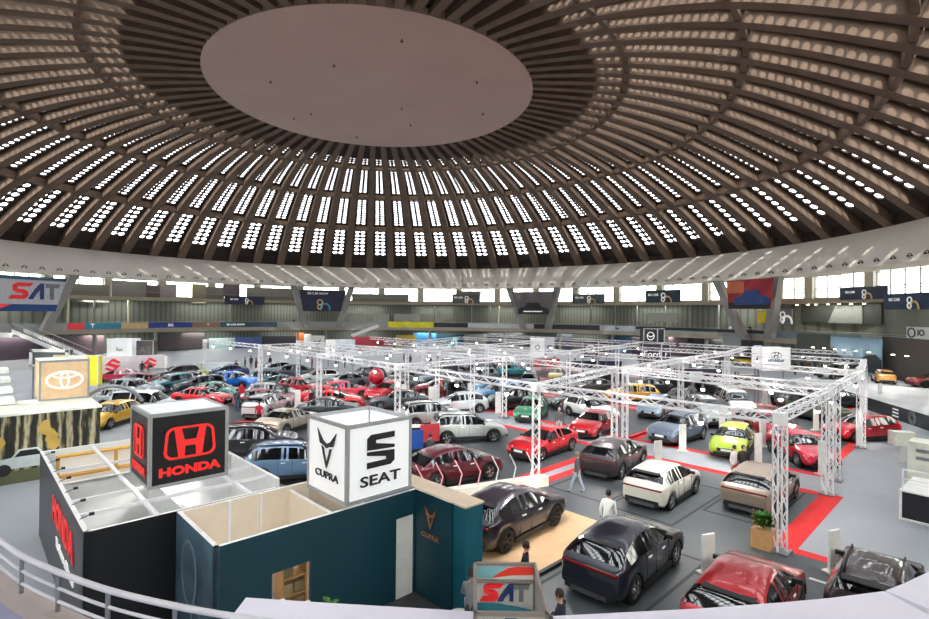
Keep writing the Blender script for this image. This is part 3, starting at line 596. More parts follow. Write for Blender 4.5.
def car_meshes(kind):
    K=KIND[kind]; L,W=K['L'],K['W']; r=K['wr']; zb=.22 if K['rail']==0 else .28
    xs=sorted(set([round(i/44,4) for i in range(45)]+[.008,.992]))
    wheels=[L*K['wb'][0],L*K['wb'][1]]
    ring=[]
    ws0=W/2
    for f in xs:
        x=f*L; top=slerp(K['top'],f) if .03<f<.97 else lerp(K['top'],f); belt=min(slerp(K['belt'],f) if .03<f<.97 else lerp(K['belt'],f),top-.01)
        e=min(f,1-f); w=ws0*(1-.16*max(0,1-e/.1)**2.2)
        cab=max(0.,min(1.,(top-belt)/.45)); wr_=w*(.985-.27*cab)   # tumblehome
        lo=zb
        if e<.06: lo=zb+.12*(1-e/.06)
        for wx in wheels:
            d=abs(x-wx); ra=r+.055
            if d<ra: lo=max(lo,.0+r+math.sqrt(ra*ra-d*d)-.0)
        lo=min(lo,belt-.06); mid=max(lo+.02,(zb+belt)*.5); 
        rock=max(lo,min(zb+.16,belt-.05))
        crown=.03+.02*cab
        ring.append((x,[(w*.86,lo),(w*.985,max(lo+.005,rock)),(w,max(mid,lo+.01)),(w*.975,max(belt-.09,lo+.015)),(w*.95,belt),(wr_*.96 if cab>.15 else w*.86,belt+(top-crown-belt)*.9 if cab>.15 else belt+(top-belt)*.7),(wr_*.8,top-crown*.3),(wr_*.42,top-crown*.06),(0,top)]))
    n=9; xs_=[a for a in xs]
    parts={'body':MB(),'windscreen':MB(),'rear_window':MB()}
    grid={}
    def vt(i,j,s): x,p=ring[i]; return (x-L/2,s*p[j][0],p[j][1])
    body=MB(); 
    for s in (1,-1):
        for i in range(len(ring)-1):
            fm=(xs_[i]+xs_[i+1])/2
            for j in range(n-1):
                q=[vt(i,j,s),vt(i+1,j,s),vt(i+1,j+1,s),vt(i,j+1,s)]
                if s<0:q=q[::-1]
                top=lerp(K['top'],fm);belt=lerp(K['belt'],fm); cab=(top-belt)
                dst='body'
                if j==4 and cab>.2 and K['gs']+.03<fm<K['ws']-.02:
                    pill=[K['wb'][0]+.13+.06,(K['gs']+K['ws'])/2+.02]
                    if min(abs(fm-p) for p in pill)>.012: dst='side_window%d%d'%(s>0,sum(fm>p for p in pill)); parts.setdefault(dst,MB())
                if j in (5,6,7):
                    if K['rf']<fm<K['ws']: dst='windscreen'
                    if K['rt']<fm<K['rr']: dst='rear_window'
                parts[dst].add(q,[(0,1,2,3)],0,True)
        # end caps
    for i,rev in ((0,True),(len(ring)-1,False)):
        pts=[vt(i,j,1) for j in range(n)]+[vt(i,j,-1) for j in range(n-2,-1,-1)]
        parts['body'].add(pts,[tuple(range(len(pts)))[::-1] if rev else tuple(range(len(pts)))])
    # underside
    for i in range(len(ring)-1):
        q=[vt(i,0,1),vt(i,0,-1),vt(i+1,0,-1),vt(i+1,0,1)]; parts['body'].add(q,[(0,1,2,3)])
    out={}
    for k,m in parts.items():
        me=mk('car_'+k,m,[paint((200,200,200)) if k=='body' else glassd])
        bm=bmesh.new(); bm.from_mesh(me); bmesh.ops.remove_doubles(bm,verts=bm.verts,dist=.0015); bmesh.ops.recalc_face_normals(bm,faces=bm.faces) if k=='body' else None
        bm.to_mesh(me); bm.free(); out[k]=me
    # cladding, bumper trim, lights
    cl=MB(); hw=W/2
    for s in (1,-1): cl.box((wheels[0]+r+.05-L/2,s*hw-.045 if s>0 else -hw-.012,zb-.02),(wheels[1]-r-.05-L/2,s*hw+.012 if s>0 else -hw+.045,zb+.12))
    cl.box((-L/2-.015,-hw*.74,zb+.02),(-L/2+.12,hw*.74,zb+.24)); cl.box((L/2-.12,-hw*.7,zb+.0),(L/2+.02,hw*.7,zb+.2))
    for wx in wheels:          # arch lips
        for s in (1,-1):
            for k in range(10):
                a=PI*k/10;b=PI*(k+1)/10; ra=r+.06
                cl.tube((wx-L/2+ra*math.cos(a),s*(hw-.01),r+ra*math.sin(a)),(wx-L/2+ra*math.cos(b),s*(hw-.01),r+ra*math.sin(b)),.022,4,caps=False)
    cl.box((wheels[0]-L/2-r,-hw+.28,zb),(wheels[0]-L/2+r,hw-.28,r*2)); cl.box((wheels[1]-L/2-r,-hw+.28,zb),(wheels[1]-L/2+r,hw-.28,r*2))
    out['cladding']=mk('car_cladding',cl,dark)
    zl=lerp(K['belt'],.97); zr=lerp(K['belt'],.03)
    def slab(x0,x1,y0,y1,z0,z1): return MB().box((x0,y0,z0),(x1,y1,z1))
    out['headlight']=mk('car_headlight',MB().add([(L*.475,.02+hw*.52,zl-.04),(L*.494,.0+hw*.46,zl-.15),(L*.462,hw*.93,zl-.05),(L*.478,hw*.9,zl-.15),(L*.425,hw*.985,zl+.04),(L*.47,hw*.5,zl+.02)],[(0,1,3,2),(0,2,4,5)],0),headl)
    out['headlight_r']=mk('car_headlight',MB().add([(L*.475,-.02-hw*.52,zl-.04),(L*.494,-hw*.46,zl-.15),(L*.462,-hw*.93,zl-.05),(L*.478,-hw*.9,zl-.15),(L*.425,-hw*.985,zl+.04),(L*.47,-hw*.5,zl+.02)],[(2,3,1,0),(5,4,2,0)],0),headl)
    out['light_bar']=mk('car_light_bar',slab(-L/2-.008,-L/2+.12,-hw*.84,hw*.84,zr-.14,zr-.085),taill)
    out['grille']=mk('car_grille',MB().box((L/2-.09,-hw*.5,zb+.22),(L/2+.012,hw*.5,zb+.4)),dark)
    out['number_plate']=mk('car_plate',MB().box((L/2-.02,-.26,zb+.26),(L/2+.03,.26,zb+.37)),plate)
    mi=MB(); xm=L*(K['ws']-.06)-L/2; zm=lerp(K['belt'],K['ws'])+.08
    out['mirror']=mk('car_mirror',MB().box((xm-.05,hw*.86,zm-.08),(xm+.05,hw*.93+.15,zm+.03)),dark); out['mirror_r']=mk('car_mirror',MB().box((xm-.05,-hw*.93-.15,zm-.08),(xm+.05,-hw*.86,zm+.03)),dark)
    dl=MB()
    for s in (1,-1):
        for fx in (.36,.56): dl.box((L*fx-L/2,s*hw*.985-.02,lerp(K['belt'],fx)-.17),(L*fx-L/2+.2,s*hw*.985+.02,lerp(K['belt'],fx)-.13))
    out['door_handle']=mk('car_door_handle',dl,alu)
    sp=MB(); xr=L*K['rr']-L/2; zt=lerp(K['top'],K['rr'])
    sp.add([(xr+.12,-hw*.6,zt+.015),(xr+.12,hw*.6,zt+.015),(xr-.16,hw*.56,zt-.02),(xr-.16,-hw*.56,zt-.02),(xr+.1,-hw*.6,zt-.03),(xr+.1,hw*.6,zt-.03),(xr-.16,hw*.56,zt-.05),(xr-.16,-hw*.56,zt-.05)],[(0,1,2,3),(7,6,5,4),(3,2,6,7),(0,3,7,4),(1,5,6,2)])
    out['roof_spoiler']=mk('car_spoiler',sp,dark)
    dif=MB().box((-L/2-.02,-hw*.55,zb+.0),(-L/2+.1,hw*.55,zb+.12))
    for y in (-.5,-.25,0,.25,.5): dif.box((-L/2-.035,y*hw-.02,zb-.03),(-L/2+.08,y*hw+.02,zb+.12))
    out['diffuser']=mk('car_diffuser',dif,mat('satin_grey_trim',(96,96,100),.4,.4))
    sm_=MB()
    for s in (1,-1):
        for fx in (.335,.47,.665):
            zb_=lerp(K['belt'],fx)-.03; sm_.box((L*fx-L/2-.007,s*hw*.992-.012,zb+.16),(L*fx-L/2+.007,s*hw*.992+.012,(zb+zb_)/2+.1)).box((L*fx-L/2-.007,s*hw*.975-.014,(zb+zb_)/2+.1),(L*fx-L/2+.007,s*hw*.975+.014,zb_))
    out['door_seam']=mk('car_door_seam',sm_,dark)
    if K['rail']:
        rl=MB()
        for s in (1,-1):
            a=(L*.13-L/2,s*hw*.6,lerp(K['top'],.15)+.05); b=(L*.55-L/2,s*hw*.6,lerp(K['top'],.55)+.05); rl.tube(a,b,.025,5); rl.tube(a,(a[0]-.05,a[1],a[2]-.1),.025,5); rl.tube(b,(b[0]+.05,b[1],b[2]-.1),.025,5)
        out['roof_rail']=mk('car_roof_rail',rl,dark)
    ty=[(r*.62,-.11),(r*.9,-.115),(r,-.09),(r,.09),(r*.9,.115),(r*.62,.11)]
    out['wheel']=mk('car_wheel',MB().lathe(ty,20,axis='Y').lathe([(.02,.0),(r*.64,.0)],16,axis='Y',mi=1),[rubber,rimd])
    rm=MB()
    for k in range(5):
        a=2*PI*k/5; c,s_=math.cos(a),math.sin(a); 
        for off in (-.16,.16):
            rm.tube((c*.04,.1,s_*.04),(math.cos(a+off)*r*.62,.1,math.sin(a+off)*r*.62),.026,4)
    rm.lathe([(r*.57,.07),(r*.64,.112),(r*.66,.1)],20,axis='Y'); rm.lathe([(.01,.12),(.06,.11),(.07,.06)],10,axis='Y')
    out['rim']=mk('car_rim',rm,rimm)
    return out,K
CM={k:car_meshes(k) for k in KIND}
PN={'body':'body','windscreen':'windscreen','rear_window':'rear_window','side_window':'side_window','cladding':'lower_cladding','headlight':'headlight','headlight_r':'headlight','light_bar':'tail_light_bar','grille':'grille','number_plate':'number_plate','mirror':'wing_mirror','mirror_r':'wing_mirror','door_handle':'door_handle','roof_rail':'roof_rail','roof_spoiler':'roof_spoiler','diffuser':'diffuser','door_seam':'door_seam'}
CATN={'hatch':'hatchback','suv':'suv','coupe_suv':'coupe_suv','sedan':'sedan','van':'van','offroad':'off_road_vehicle'}
CARS=[]
def car(kind,c,pos,yaw,label,full=2,metal=.35,roof=None,rim=None,scale=1):
    M,K=CM[kind]; o=empty('car',pos,yaw,label,'car'); o.scale=(scale,)*3; pm=paint(c,metal)
    names=['body','windscreen','rear_window','cladding']+[k for k in M if k.startswith('side_window')]
    if full>=1: names+=['headlight','headlight_r','light_bar','grille','number_plate','mirror','mirror_r']
    if full>=2: names+=['door_handle','diffuser','door_seam']+(['roof_spoiler'] if kind!='sedan' else [])+(['roof_rail'] if 'roof_rail' in M else [])
    for k in names:
        q=ob('side_window' if k.startswith('side_window') else PN[k],M[k],None,o)
        if k=='body': q.material_slots[0].link='OBJECT'; q.material_slots[0].material=pm
    L,W,r=K['L'],K['W'],K['wr']
    CARS.append((o,L*scale,W*scale))
    for fx in K['wb']:
        for s in (1,-1):
            w_=ob('wheel',M['wheel'],None,o,(L*fx-L/2,s*(W/2-.12),r),rz=0 if s>0 else PI)
            if full>=1:
                q=ob('rim',M['rim'],None,w_)
                if rim: q.material_slots[0].link='OBJECT'; q.material_slots[0].material=rim
    return o
def car_wheels(kind,c,rear,front,side,label,z=0,**k):
    """placed so that the wheels on its right ('R') or left ('L') touch the floor where the photo shows them"""
    K=KIND[kind]; a=hit(*rear,z);b=hit(*front,z); d=(b-a).normalized(); nl=Vector((-d.y,d.x,0)); m=(a+b)/2
    off=(K['W']/2-.08)*(1 if side=='R' else -1)
    xo=K['L']*((K['wb'][0]+K['wb'][1])/2-.5)
    return car(kind,c,m+nl*off-d*xo,math.atan2(d.y,d.x),label,**k)
def car_px(kind,c,px,py,deg,label,z=0,**k):
    return car(kind,c,hit(px,py,z),R(deg),label,**k)
BK=(24,25,30); NV=(30,32,46); RD=(190,22,34); RD2=(206,28,40); WH=(226,228,224); GY=(150,156,162); SV=(186,192,198); BL=(40,110,190)
car_wheels('coupe_suv',(44,38,50),(505.3,552.8),(554.4,526),'R','violet black crossover with copper rims on the light plywood platform',z=.1,rim=rimd)
car_wheels('coupe_suv',(28,32,48),(634,602.6),(673.7,566.4),'R','navy black fastback crossover seen from behind, nearest dark car at centre',scale=1.0)
car_wheels('hatch',(234,232,222),(670,510.7),(695,493),'R','white hatchback seen from behind inside a dark floor outline')
car_wheels('coupe_suv',(58,44,50),(619.6,480.3),(643,465),'R','dark plum grey car with a red tail light bar behind the walking man')
car_wheels('coupe_suv',(150,136,122),(776,516),(794,499),'R','bronze grey crossover seen from behind, beside the truss tower and plant')
def car_roof(kind,c,bl,br,fl,fr,z,label,xf=.33,**k):
    """placed from the four corners of its roof"""
    q=[hit(x,y,z) for x,y in (bl,br,fl,fr)]; d=((q[2]+q[3])-(q[0]+q[1])).normalized(); m=(q[0]+q[1]+q[2]+q[3])/4; m.z=0
    K=KIND[kind]; return car(kind,c,m-d*K['L']*(xf-.5),math.atan2(d.y,d.x),label,**k)
car_roof('coupe_suv',(176,24,36),(706.7,580),(752.3,594),(730,554.4),(771,564.7),1.5,'bright red car with glossy roof in front of the potted plant, cut by the ledge',xf=.36)
car_roof('suv',(38,24,32),(842,566),(898,581),(852,542),(905,552),1.66,'dark plum off-roader with striped reflections on its roof, bottom right corner',xf=.33,scale=.95)
car_wheels('suv',(196,202,200),(448.5,444.3),(491.8,442.4),'R','pale grey crossover seen from its side beyond the slatted barrier')
car_wheels('suv',(176,182,184),(424,429),(446,427),'R','pale grey small hatchback half hidden behind the pale grey crossover')
car_wheels('sedan',(206,24,40),(570.5,450.8),(542,461),'L','red coupe facing lower left behind the front truss tower')
car_wheels('coupe_suv',(92,26,40),(432,492),(493,478.5),'R','dark red car behind the slatted white barrier')
car_px('suv',BK,256,456,14,'glossy black suv left of the black and white lettered lightbox')
car_wheels('suv',(110,142,176),(264,486),(324,482),'R','steel blue suv with chrome window line behind the cream walled room')
car_wheels('suv',(206,210,214),(266.5,420.7),(290,411),'R','silver white suv with an open dark tailgate window, left of the lettered lightbox')
car_wheels('sedan',(196,184,166),(300,431),(322,423),'R','champagne sedan behind the white lettered lightbox')
car_px('suv',(108,124,144),678,440,-139,'blue grey crossover facing the aisle, left of the lime car',full=2)
car_px('hatch',(176,206,36),733,452,-126,'lime green hatchback facing the aisle')
car_px('hatch',(214,36,70),801,460,-95,'pinkish red car with striped windscreen right of the lime car')
car_wheels('hatch',(200,22,44),(898,441),(850,443),'L','red hatchback parked side-on at the right beyond the truss towers')
car_px('suv',(178,24,44),758,436,-95,'dark red compact car with striped windscreen behind the lime car')
car_px('offroad',(206,212,214),710,425,-95,'white boxy off-roader with teal windscreen behind the blue grey crossover')
car_px('hatch',(150,170,190),656,415,-125,'silver blue small car behind the yellow one',full=1)
car_px('suv',(224,168,44),634,403,170,'yellow orange car behind the twin truss towers',full=1)
car_px('sedan',(190,20,40),620,432,-125,'red sedan half hidden behind the twin truss towers, facing the aisle')
car_px('hatch',(236,236,236),590,421,-60,'white rounded car behind the man with grey hair and white trousers',full=1)
car_px('sedan',(30,36,36),562,413,-170,'black estate car right of the green classic car',full=1)
car_px('hatch',(52,128,96),532,414,-110,'green classic small car beyond the front truss beam',full=1)
car_px('suv',(28,30,36),505,411,-172,'black suv in front of the light blue car',full=1)
car_px('suv',(70,140,196),490,402,-158,'light blue suv in the middle among black cars',full=1)
car_px('van',(26,26,30),456,402,-80,'black tall van with an open rear beside a white totem',full=1)
car_px('suv',(80,96,108),446,385,-150,'dark teal car in the middle distance behind the black van',full=1)
car_px('suv',(90,110,122),468,384,-140,'slate car right of the dark teal car in the middle distance',full=1)
car_px('sedan',(60,120,150),488,389,-140,'aqua car half hidden by two truss towers',full=1)
car_px('suv',(40,56,84),524,390,-100,'navy car with striped windscreen, middle distance',full=1)
car_px('sedan',(46,40,64),549,390,-150,'deep violet car right of the striped navy one',full=1)
car_px('hatch',(190,170,110),556,381,-100,'sand coloured small car below the red wall, middle distance',full=1)
car_px('sedan',(50,52,56),583,392,-175,'black sedan under the cross truss beam',full=1)
car_px('sedan',(36,44,52),645,392,175,'dark slate car behind the yellow orange one',full=0)
car_px('hatch',(60,66,70),676,407,-130,'dark grey small car left of the white boxy off-roader',full=1)
car_px('van',(228,232,230),734,413,-100,'white van with an open side door behind the lime car',full=1)
car_px('sedan',(206,24,50),330,403,15,'crimson coupe, front of the red group left of centre',full=1)
car_px('sedan',(216,30,40),352,410,10,'scarlet low car just above the white lettered lightbox',full=1)
car_px('hatch',(186,20,40),302,396,-20,'red car at the left end of the red group',full=1)
car_px('hatch',(226,60,90),352,400,20,'rose pink low car in the middle of the red group',full=1)
car_px('suv',(196,24,44),400,402,-120,'red suv between two truss towers right of the red group',full=1)
car_px('sedan',(150,20,34),424,398,-170,'dark red sedan left of the black van',full=1)
car_px('suv',(110,118,126),381,397,-140,'mid grey suv right of the round red sign',full=1)
car_px('sedan',(70,76,88),404,410,-170,'dark grey sedan behind the white lettered lightbox rim',full=1)
car_px('hatch',(214,224,230),442,412,-165,'off white small car near the red floor patch',full=1)
car_px('sedan',(60,66,74),320,420,8,'dark glossy sedan left of the lightbox, behind the champagne car',full=1)
car_px('suv',(40,118,130),167,392,-110,'teal suv left, in front of the dim grey booth',full=1)
car_px('suv',(36,40,60),193,393,-140,'midnight blue suv with small lights right of the teal suv',full=1)
car_px('sedan',(208,30,46),214,406,-10,'red coupe right above the black lettered lightbox',full=1)
car_px('suv',(30,110,206),232,388,-10,'bright blue suv at left behind the man in dark coat',full=1)
car_px('sedan',(30,130,120),236,399,-12,'emerald green sedan in front of the bright blue suv',full=1)
car_px('sedan',(26,84,92),266,391,10,'dark teal coupe right of the bright blue suv',full=1)
car_px('hatch',(206,212,212),262,401,20,'pale silver low car above the silver white suv',full=1)
car_px('sedan',(170,110,122),288,403,12,'dusty pink sedan left of the red group',full=1)
car_px('suv',(120,26,52),140,390,175,'wine red suv below the white wall with red emblems',full=1)
car_px('sedan',(196,40,80),128,382,170,'magenta red car, furthest of those below the white emblem wall',full=1)
car_px('suv',(124,136,148),147,396,-5,'slate silver suv between the wine red suv and the grey pickup',full=1)
car_px('van',(168,176,184),150,413,0,'silver grey pickup like van behind the black lettered lightbox',full=1,scale=.95)
car_px('suv',(176,184,188),186,408,0,'silver suv right behind the top of the black lettered lightbox',full=1)
car_px('hatch',(222,176,40),113,424,-90,'yellow car in the dark arch at the left',full=1)
car_px('sedan',(34,36,40),206,386,0,'black low car with raised bonnet near the yellow figure',full=0)
ST=2.0
# farther rows
FR=[(300,375,(60,66,80),'suv','dark blue grey suv in the far left rows, beneath the orange panel'),(322,379,(190,196,200),'hatch','white grey hatch in the far left rows below the pale double signs'),(345,383,(90,96,104),'sedan','grey sedan in the far rows, under the pale double signs'),(366,377,(50,52,60),'suv','black suv in the far rows below the dark red fascia'),(392,374,(176,182,186),'suv','silver suv in far rows under the mustard stand'),(415,380,(70,80,90),'hatch','slate hatch in far rows below the sky blue banner'),(432,372,(210,214,216),'sedan','white sedan in the far rows left of the angular stroke poster'),(452,367,(60,62,66),'suv','charcoal suv in the far rows under the angular stroke poster'),(474,366,(150,154,160),'hatch','grey hatch in the far rows, under the two-lamp wall'),(497,364,(30,32,36),'sedan','black sedan in the far rows left of the emblem box'),(514,372,(40,140,150),'hatch','turquoise hatch in the far rows left of the red wall'),
(606,377,(30,34,60),'suv','midnight suv before the navy panels, far rows'),(668,384,(40,46,60),'suv','ink blue suv under the plum sign box'),(694,377,(60,90,96),'suv','petrol blue suv in the bay behind the white van'),(716,390,(36,38,44),'sedan','black sedan beside the people in the bay behind the white van'),(742,361,(214,196,40),'hatch','lemon yellow car below the small arch of lamps'),(797,405,(120,120,110),'suv','olive grey suv deep in the right bay'),(815,415,(70,78,66),'offroad','moss grey off-roader behind the white totem, right bay'),(830,403,(50,56,62),'suv','dark car with stand art behind the right corner towers'),
(250,372,(150,160,170),'hatch','silver hatch at far left rows under the blue stand wall'),(228,374,(40,60,120),'sedan','cobalt sedan at far left rows under the pale cyan wall'),(200,376,(60,64,72),'suv','graphite suv at far left rows under the dim stand wall'),(277,379,(34,70,80),'hatch','dark petrol hatch at far left rows under the black wall')]
for px,py,c,k,lb in FR: car_px(k,c,px,py+4,random.choice((-100,-130,-150,15,-80)),lb,full=0)
# raised stage at the right with two cars
stp=[hit(846,392,.9),hit(800,384,.9),hit(790,379,.9),hit(826,375,.9),hit(860,374,.9),hit(900,375,.9),hit(940,379,.9),hit(990,384,.9),hit(990,410,.9),hit(935,419,.9)]
for p in stp:
    q=Vector((p.x-CX,p.y-CY)); 
    if q.length>56.2: q=q.normalized()*56.2; p.x=CX+q.x; p.y=CY+q.y
st=tag(ob('raised_stage',MB().poly([(p.x,p.y) for p in stp],0,.9),mat('pale_stage_top',(196,200,204),.35)),'pale raised stage at the right carrying a white and an orange car','stage')
car_px('suv',(214,218,216),845,379,-172,'white suv on the raised stage before the sky mural',z=.9,full=1)
car_px('hatch',(214,158,84),889,383,60,'orange sand coloured hatchback on the raised stage',z=.9,full=1,scale=.9)
car_px('sedan',(120,20,34),921,386,170,'dark red car at the right end of the raised stage',z=.9,full=0)
# ------------------------------------------------------------------ lettered lightboxes and rooms
HW=2.8
def obu(name,mb,m,parent=None,u=0,v=0,z=0): return ob(name,mb,m,parent,P(u,v,z) if parent is None else (u,v,z),rz=TH if parent is None else 0)
def frame_cube(u,v,z0,w,h,label,face,ftop,d=None,name='lightbox'):
    d=d or w
    o=empty(name,P(u,v,z0),TH,label,'sign'); t=.09
    fr=MB()
    for x in (0,w-t):
        for y in (0,d-t): fr.box((x,y,0),(x+t,y+t,h))
    for z in (0,h-t):
        fr.box((t,0,z),(w-t,t,z+t)).box((t,d-t,z),(w-t,d,z+t)).box((0,t,z),(t,d-t,z+t)).box((w-t,t,z),(w,d-t,z+t))
    ob('frame',fr,mat('brushed_grey_frame',(164,166,168),.4,.2),o)
    for nm,a,b in (('front_panel',(t,.02,t),(w-t,.05,h-t)),('back_panel',(t,d-.05,t),(w-t,d-.02,h-t)),('left_panel',(.02,t,t),(.05,d-t,h-t)),('right_panel',(w-.05,t,t),(w-.02,d-t,h-t))): ob(nm,MB().box(a,b),face,o)
    if ftop: ob('inner_lining',MB().box((.06,.06,h*.35),(w-.06,d-.06,h*.35+.02)),ftop,o)
    return o
FR_=(PI/2,0,0); LF=(PI/2,0,-PI/2)
# --- black box with red emblem
bx=frame_cube(-15.75,10.2,2.95,2.0,1.95,'black lightbox with red H emblem in a white frame above the dark walled room',mat('black_sign_face',(22,22,26),.4),None)
ob('top_cover',MB().box((.04,.04,1.87),(1.96,1.96,1.93)),mat('bright_cover',(244,245,246),.5),bx)
redl=mat('glowing_red',(222,40,38),.5,0,.35)
def hlogo(s,sx=1):
    rr=[]
    def rp(w,h,r,n=5):
        pts=[]
        for cx,cz,a in ((w/2-r,h/2-r,0),(-w/2+r,h/2-r,PI/2),(-w/2+r*.8,-h/2+r,PI),(w/2-r*.8,-h/2+r,1.5*PI)):
            for k in range(n): b=a+PI/2*k/(n-1); pts.append((cx+r*math.cos(b),cz+r*math.sin(b)))
        return pts
    o_=rp(1.1,.86,.2); i_=rp(.98,.74,.16); n=len(o_)
    polys=[[o_[k],o_[(k+1)%n],i_[(k+1)%n],i_[k]] for k in range(n)]
    polys+=[[(-.36,.37),(-.2,.37),(-.13,.06),(.13,.06),(.2,.37),(.36,.37),(.27,-.37),(.13,-.37),(.12,-.1),(-.12,-.1),(-.13,-.37),(-.27,-.37)]]
    return [[(x*s*sx,z*s) for x,z in p] for p in polys]
ob('emblem',flat(hlogo(1.0,1.1)),redl,bx,(1.0,.0,1.12)); text('lettering','HONDA',.3,redl,bx,(1.0,-.01,.38),FR_,bold=.016,sx=1.35)
ob('emblem',flat(hlogo(1.0,.95)),redl,bx,(.0,1.0,1.12),rz=-PI/2); text('lettering','HONDA',.28,redl,bx,(-.01,1.0,.38),LF,bold=.014,sx=1.3)
# --- white box with two words
bw=frame_cube(-12.5,5.95,2.88,2.0,1.95,'open white lightbox with black S emblem on one face, forked emblem on another',mat('lit_lightbox_face',(232,233,236),.5,0,.32,.02),mat('lightbox_inside',(236,238,246),.5,0,.35))
K_=mat('sign_black',(26,26,30),.5)
S=[[(-.42,.1),(-.42,.36),(-.28,.44),(.46,.44),(.46,.27),(-.2,.27),(-.2,.18),(.42,.02),(.42,-.05),(-.42,.1)]]
Sup=[(-.44,.06),(-.44,.3),(-.3,.44),(.42,.44),(.46,.3),(-.2,.28),(-.2,.2),(.46,.1),(.46,-.02)]
Slo=[(.44,-.06),(.44,-.3),(.3,-.44),(-.42,-.44),(-.46,-.3),(.2,-.28),(.2,-.2),(-.46,-.1),(-.46,.02)]
ob('s_emblem',flat([[(-.42,.04),(-.42,.33),(-.3,.42),(.42,.42),(.42,.27),(-.16,.27),(-.16,.19),(.42,.08),(.42,-.0),(-.2,.0)][:9],[(.42,-.06),(.42,-.33),(.3,-.42),(-.42,-.42),(-.42,-.27),(.16,-.27),(.16,-.19),(-.42,-.09),(-.42,-.0)]]),K_,bw,(1.0,0,1.22))
text('lettering','SEAT',.36,K_,bw,(1.0,-.01,.48),FR_,bold=.006,sx=1.55)
def tribal(s):
    h=[(-.42,.5),(-.13,.2),(-.05,.24),(0,.18),(0,.06),(-.1,.12),(-.08,-.12),(0,-.5),(0,-.32),(-.02,-.22),(-.04,-.1),(-.14,-.0),(-.2,.1),(-.3,.14)]
    a=[(-.42,.5),(-.16,.22),(0,.14),(0,.02),(-.12,.08),(-.3,.12)]; b=[(-.22,.06),(-.12,.02),(-.1,-.1),(0,-.36),(0,-.52),(-.06,-.4),(-.16,-.14)]
    out=[]
    for p in (a,b): out+=[[(x*s,z*s) for x,z in p],[(-x*s,z*s) for x,z in p][::-1]]
    return out
ob('tribal_emblem',flat([[(x*1.2,z) for x,z in p] for p in tribal(.95)]),K_,bw,(0,.95,1.22),rz=-PI/2); text('lettering','CUPRA',.25,K_,bw,(-.01,.95,.55),LF,bold=.004,sx=1.45)
# --- dark walled room (left)
def wall(name,u0,v0,u1,v1,h,mo,mi,parent,th=.1,openings=None,z0=0):
    """mo faces -v / -u side (outside), mi on the other side"""
    dx,dy=u1-u0,v1-v0; Ln=math.hypot(dx,dy); a=math.atan2(dy,dx)
    op=openings or []
    def piece(x0,x1,za,zb):
        mb=MB(); mb.box((x0,0,za),(x1,th,zb)); mb.m=[0,2,0,0,1,0]; return mb
    mb=MB(); xs=0
    segs=[]
    for (x0,x1,za,zb) in op:
        segs.append((xs,x0,z0,h)); 
        if za>z0: segs.append((x0,x1,z0,za))
        if zb<h: segs.append((x0,x1,zb,h))
        xs=x1
    segs.append((xs,Ln,z0,h))
    for s_ in segs: p=piece(*s_); mb.add(p.v,p.f); mb.m[-6:]=p.m
    return ob(name,mb,[mo,mi,white],parent,(u0,v0,0),rz=a)
dkw=mat('dark_blue_grey_wall',(44,44,54),.4,var=.05,scale=.5); bkw=mat('near_black_wall',(18,18,22),.4)
rm=empty('exhibit_room',K0.copy(),TH,'roofless dark walled room with red lettering on its long left side','booth')
wall('long_wall',-17.3,17.5,-17.3,8.65,HW,dkw,wplast,rm)
wall('front_wall',-17.3,8.65,-13.0,8.65,HW,bkw,wplast,rm)
wall('back_wall',-17.2,17.4,-12.2,17.4,HW,wplast,wplast,rm)
wall('side_wall',-12.6,9.4,-12.6,17.4,HW,wplast,wplast,rm)
wall('partition',-17.2,12.9,-12.6,12.9,HW,wplast,wplast,rm)
wall('partition',-15.0,9.0,-15.0,12.9,2.5,wplast,wplast,rm)
ob('room_floor',MB().box((-17.2,8.8,.01),(-12.6,17.4,.03)),mat('grey_room_floor',(150,150,156),.5),rm)
tx=text('lettering','HONDA',.92,redl,rm,(-17.32,11.9,1.95),LF,bold=.02,sx=1.1)
text('small_lettering','The Power of Dreams',.34,L['white'],rm,(-17.32,11.4,1.25),LF,bold=.005)
cr=MB()
for u in (-17.2,-15.0): pass
for v in (10.0,11.2,12.9,14.6): cr.box((-17.2,v,HW-.1),(-12.6,v+.09,HW-.02))
for u in (-15.9,-13.7): cr.box((u,8.8,HW-.1),(u+.09,17.3,HW-.02))
ob('ceiling_frame',cr,alu,rm)
sh=empty('cube_shelf',P(-16.9,17.2,.55),TH,'yellow edged cube shelving on the white back wall of the dark walled room','shelf')
sb=MB()
for i in range(4): sb.box((0,-.3,i*.68),(3.4,0,i*.68+.07))
for i in range(3): sb.box((i*1.66,-.3,0),(i*1.66+.07,0,2.05))
ob('boards',sb,mat('amber_shelf_edge',(226,176,84),.5),sh)
ob('back_panel',MB().box((0,-.03,0),(3.4,0.02,2.1)),mat('shelf_backlight',(240,238,230),.5,0,.25),sh)
for i,(u,v) in enumerate(((-16.6,12.2),(-15.9,14.4))):
    o=empty('coat_rail' if i else 'work_table',P(u,v,0),TH,'dark railing rack inside the roofless room' if i else 'small dark desk just inside the long dark wall','furniture')
    mb=MB().box((0,0,.7),(1.1,.5,.75)); ob('table_top',mb,dark,o)
    for x in (.05,1.05):
        for y in (.05,.45): ob('leg',MB().tube((x,y,0),(x,y,.7),.03,5),steel,o)
# small lamps on the wall top
cl=empty('clip_lamp',P(-17.25,9.6,HW),TH,'small black clip lamp on top of the long dark wall','lamp','clip lamps on the dark wall')
ob('arm',MB().tube((0,0,0),(.2,0,.06),.012,4),black,cl); ob('head',MB().box((.18,-.035,.04),(.28,.035,.1)),black,cl)
for k in range(1,7): c=copy_tree(cl); c.location=P(-17.25,9.6+k*1.2,HW)
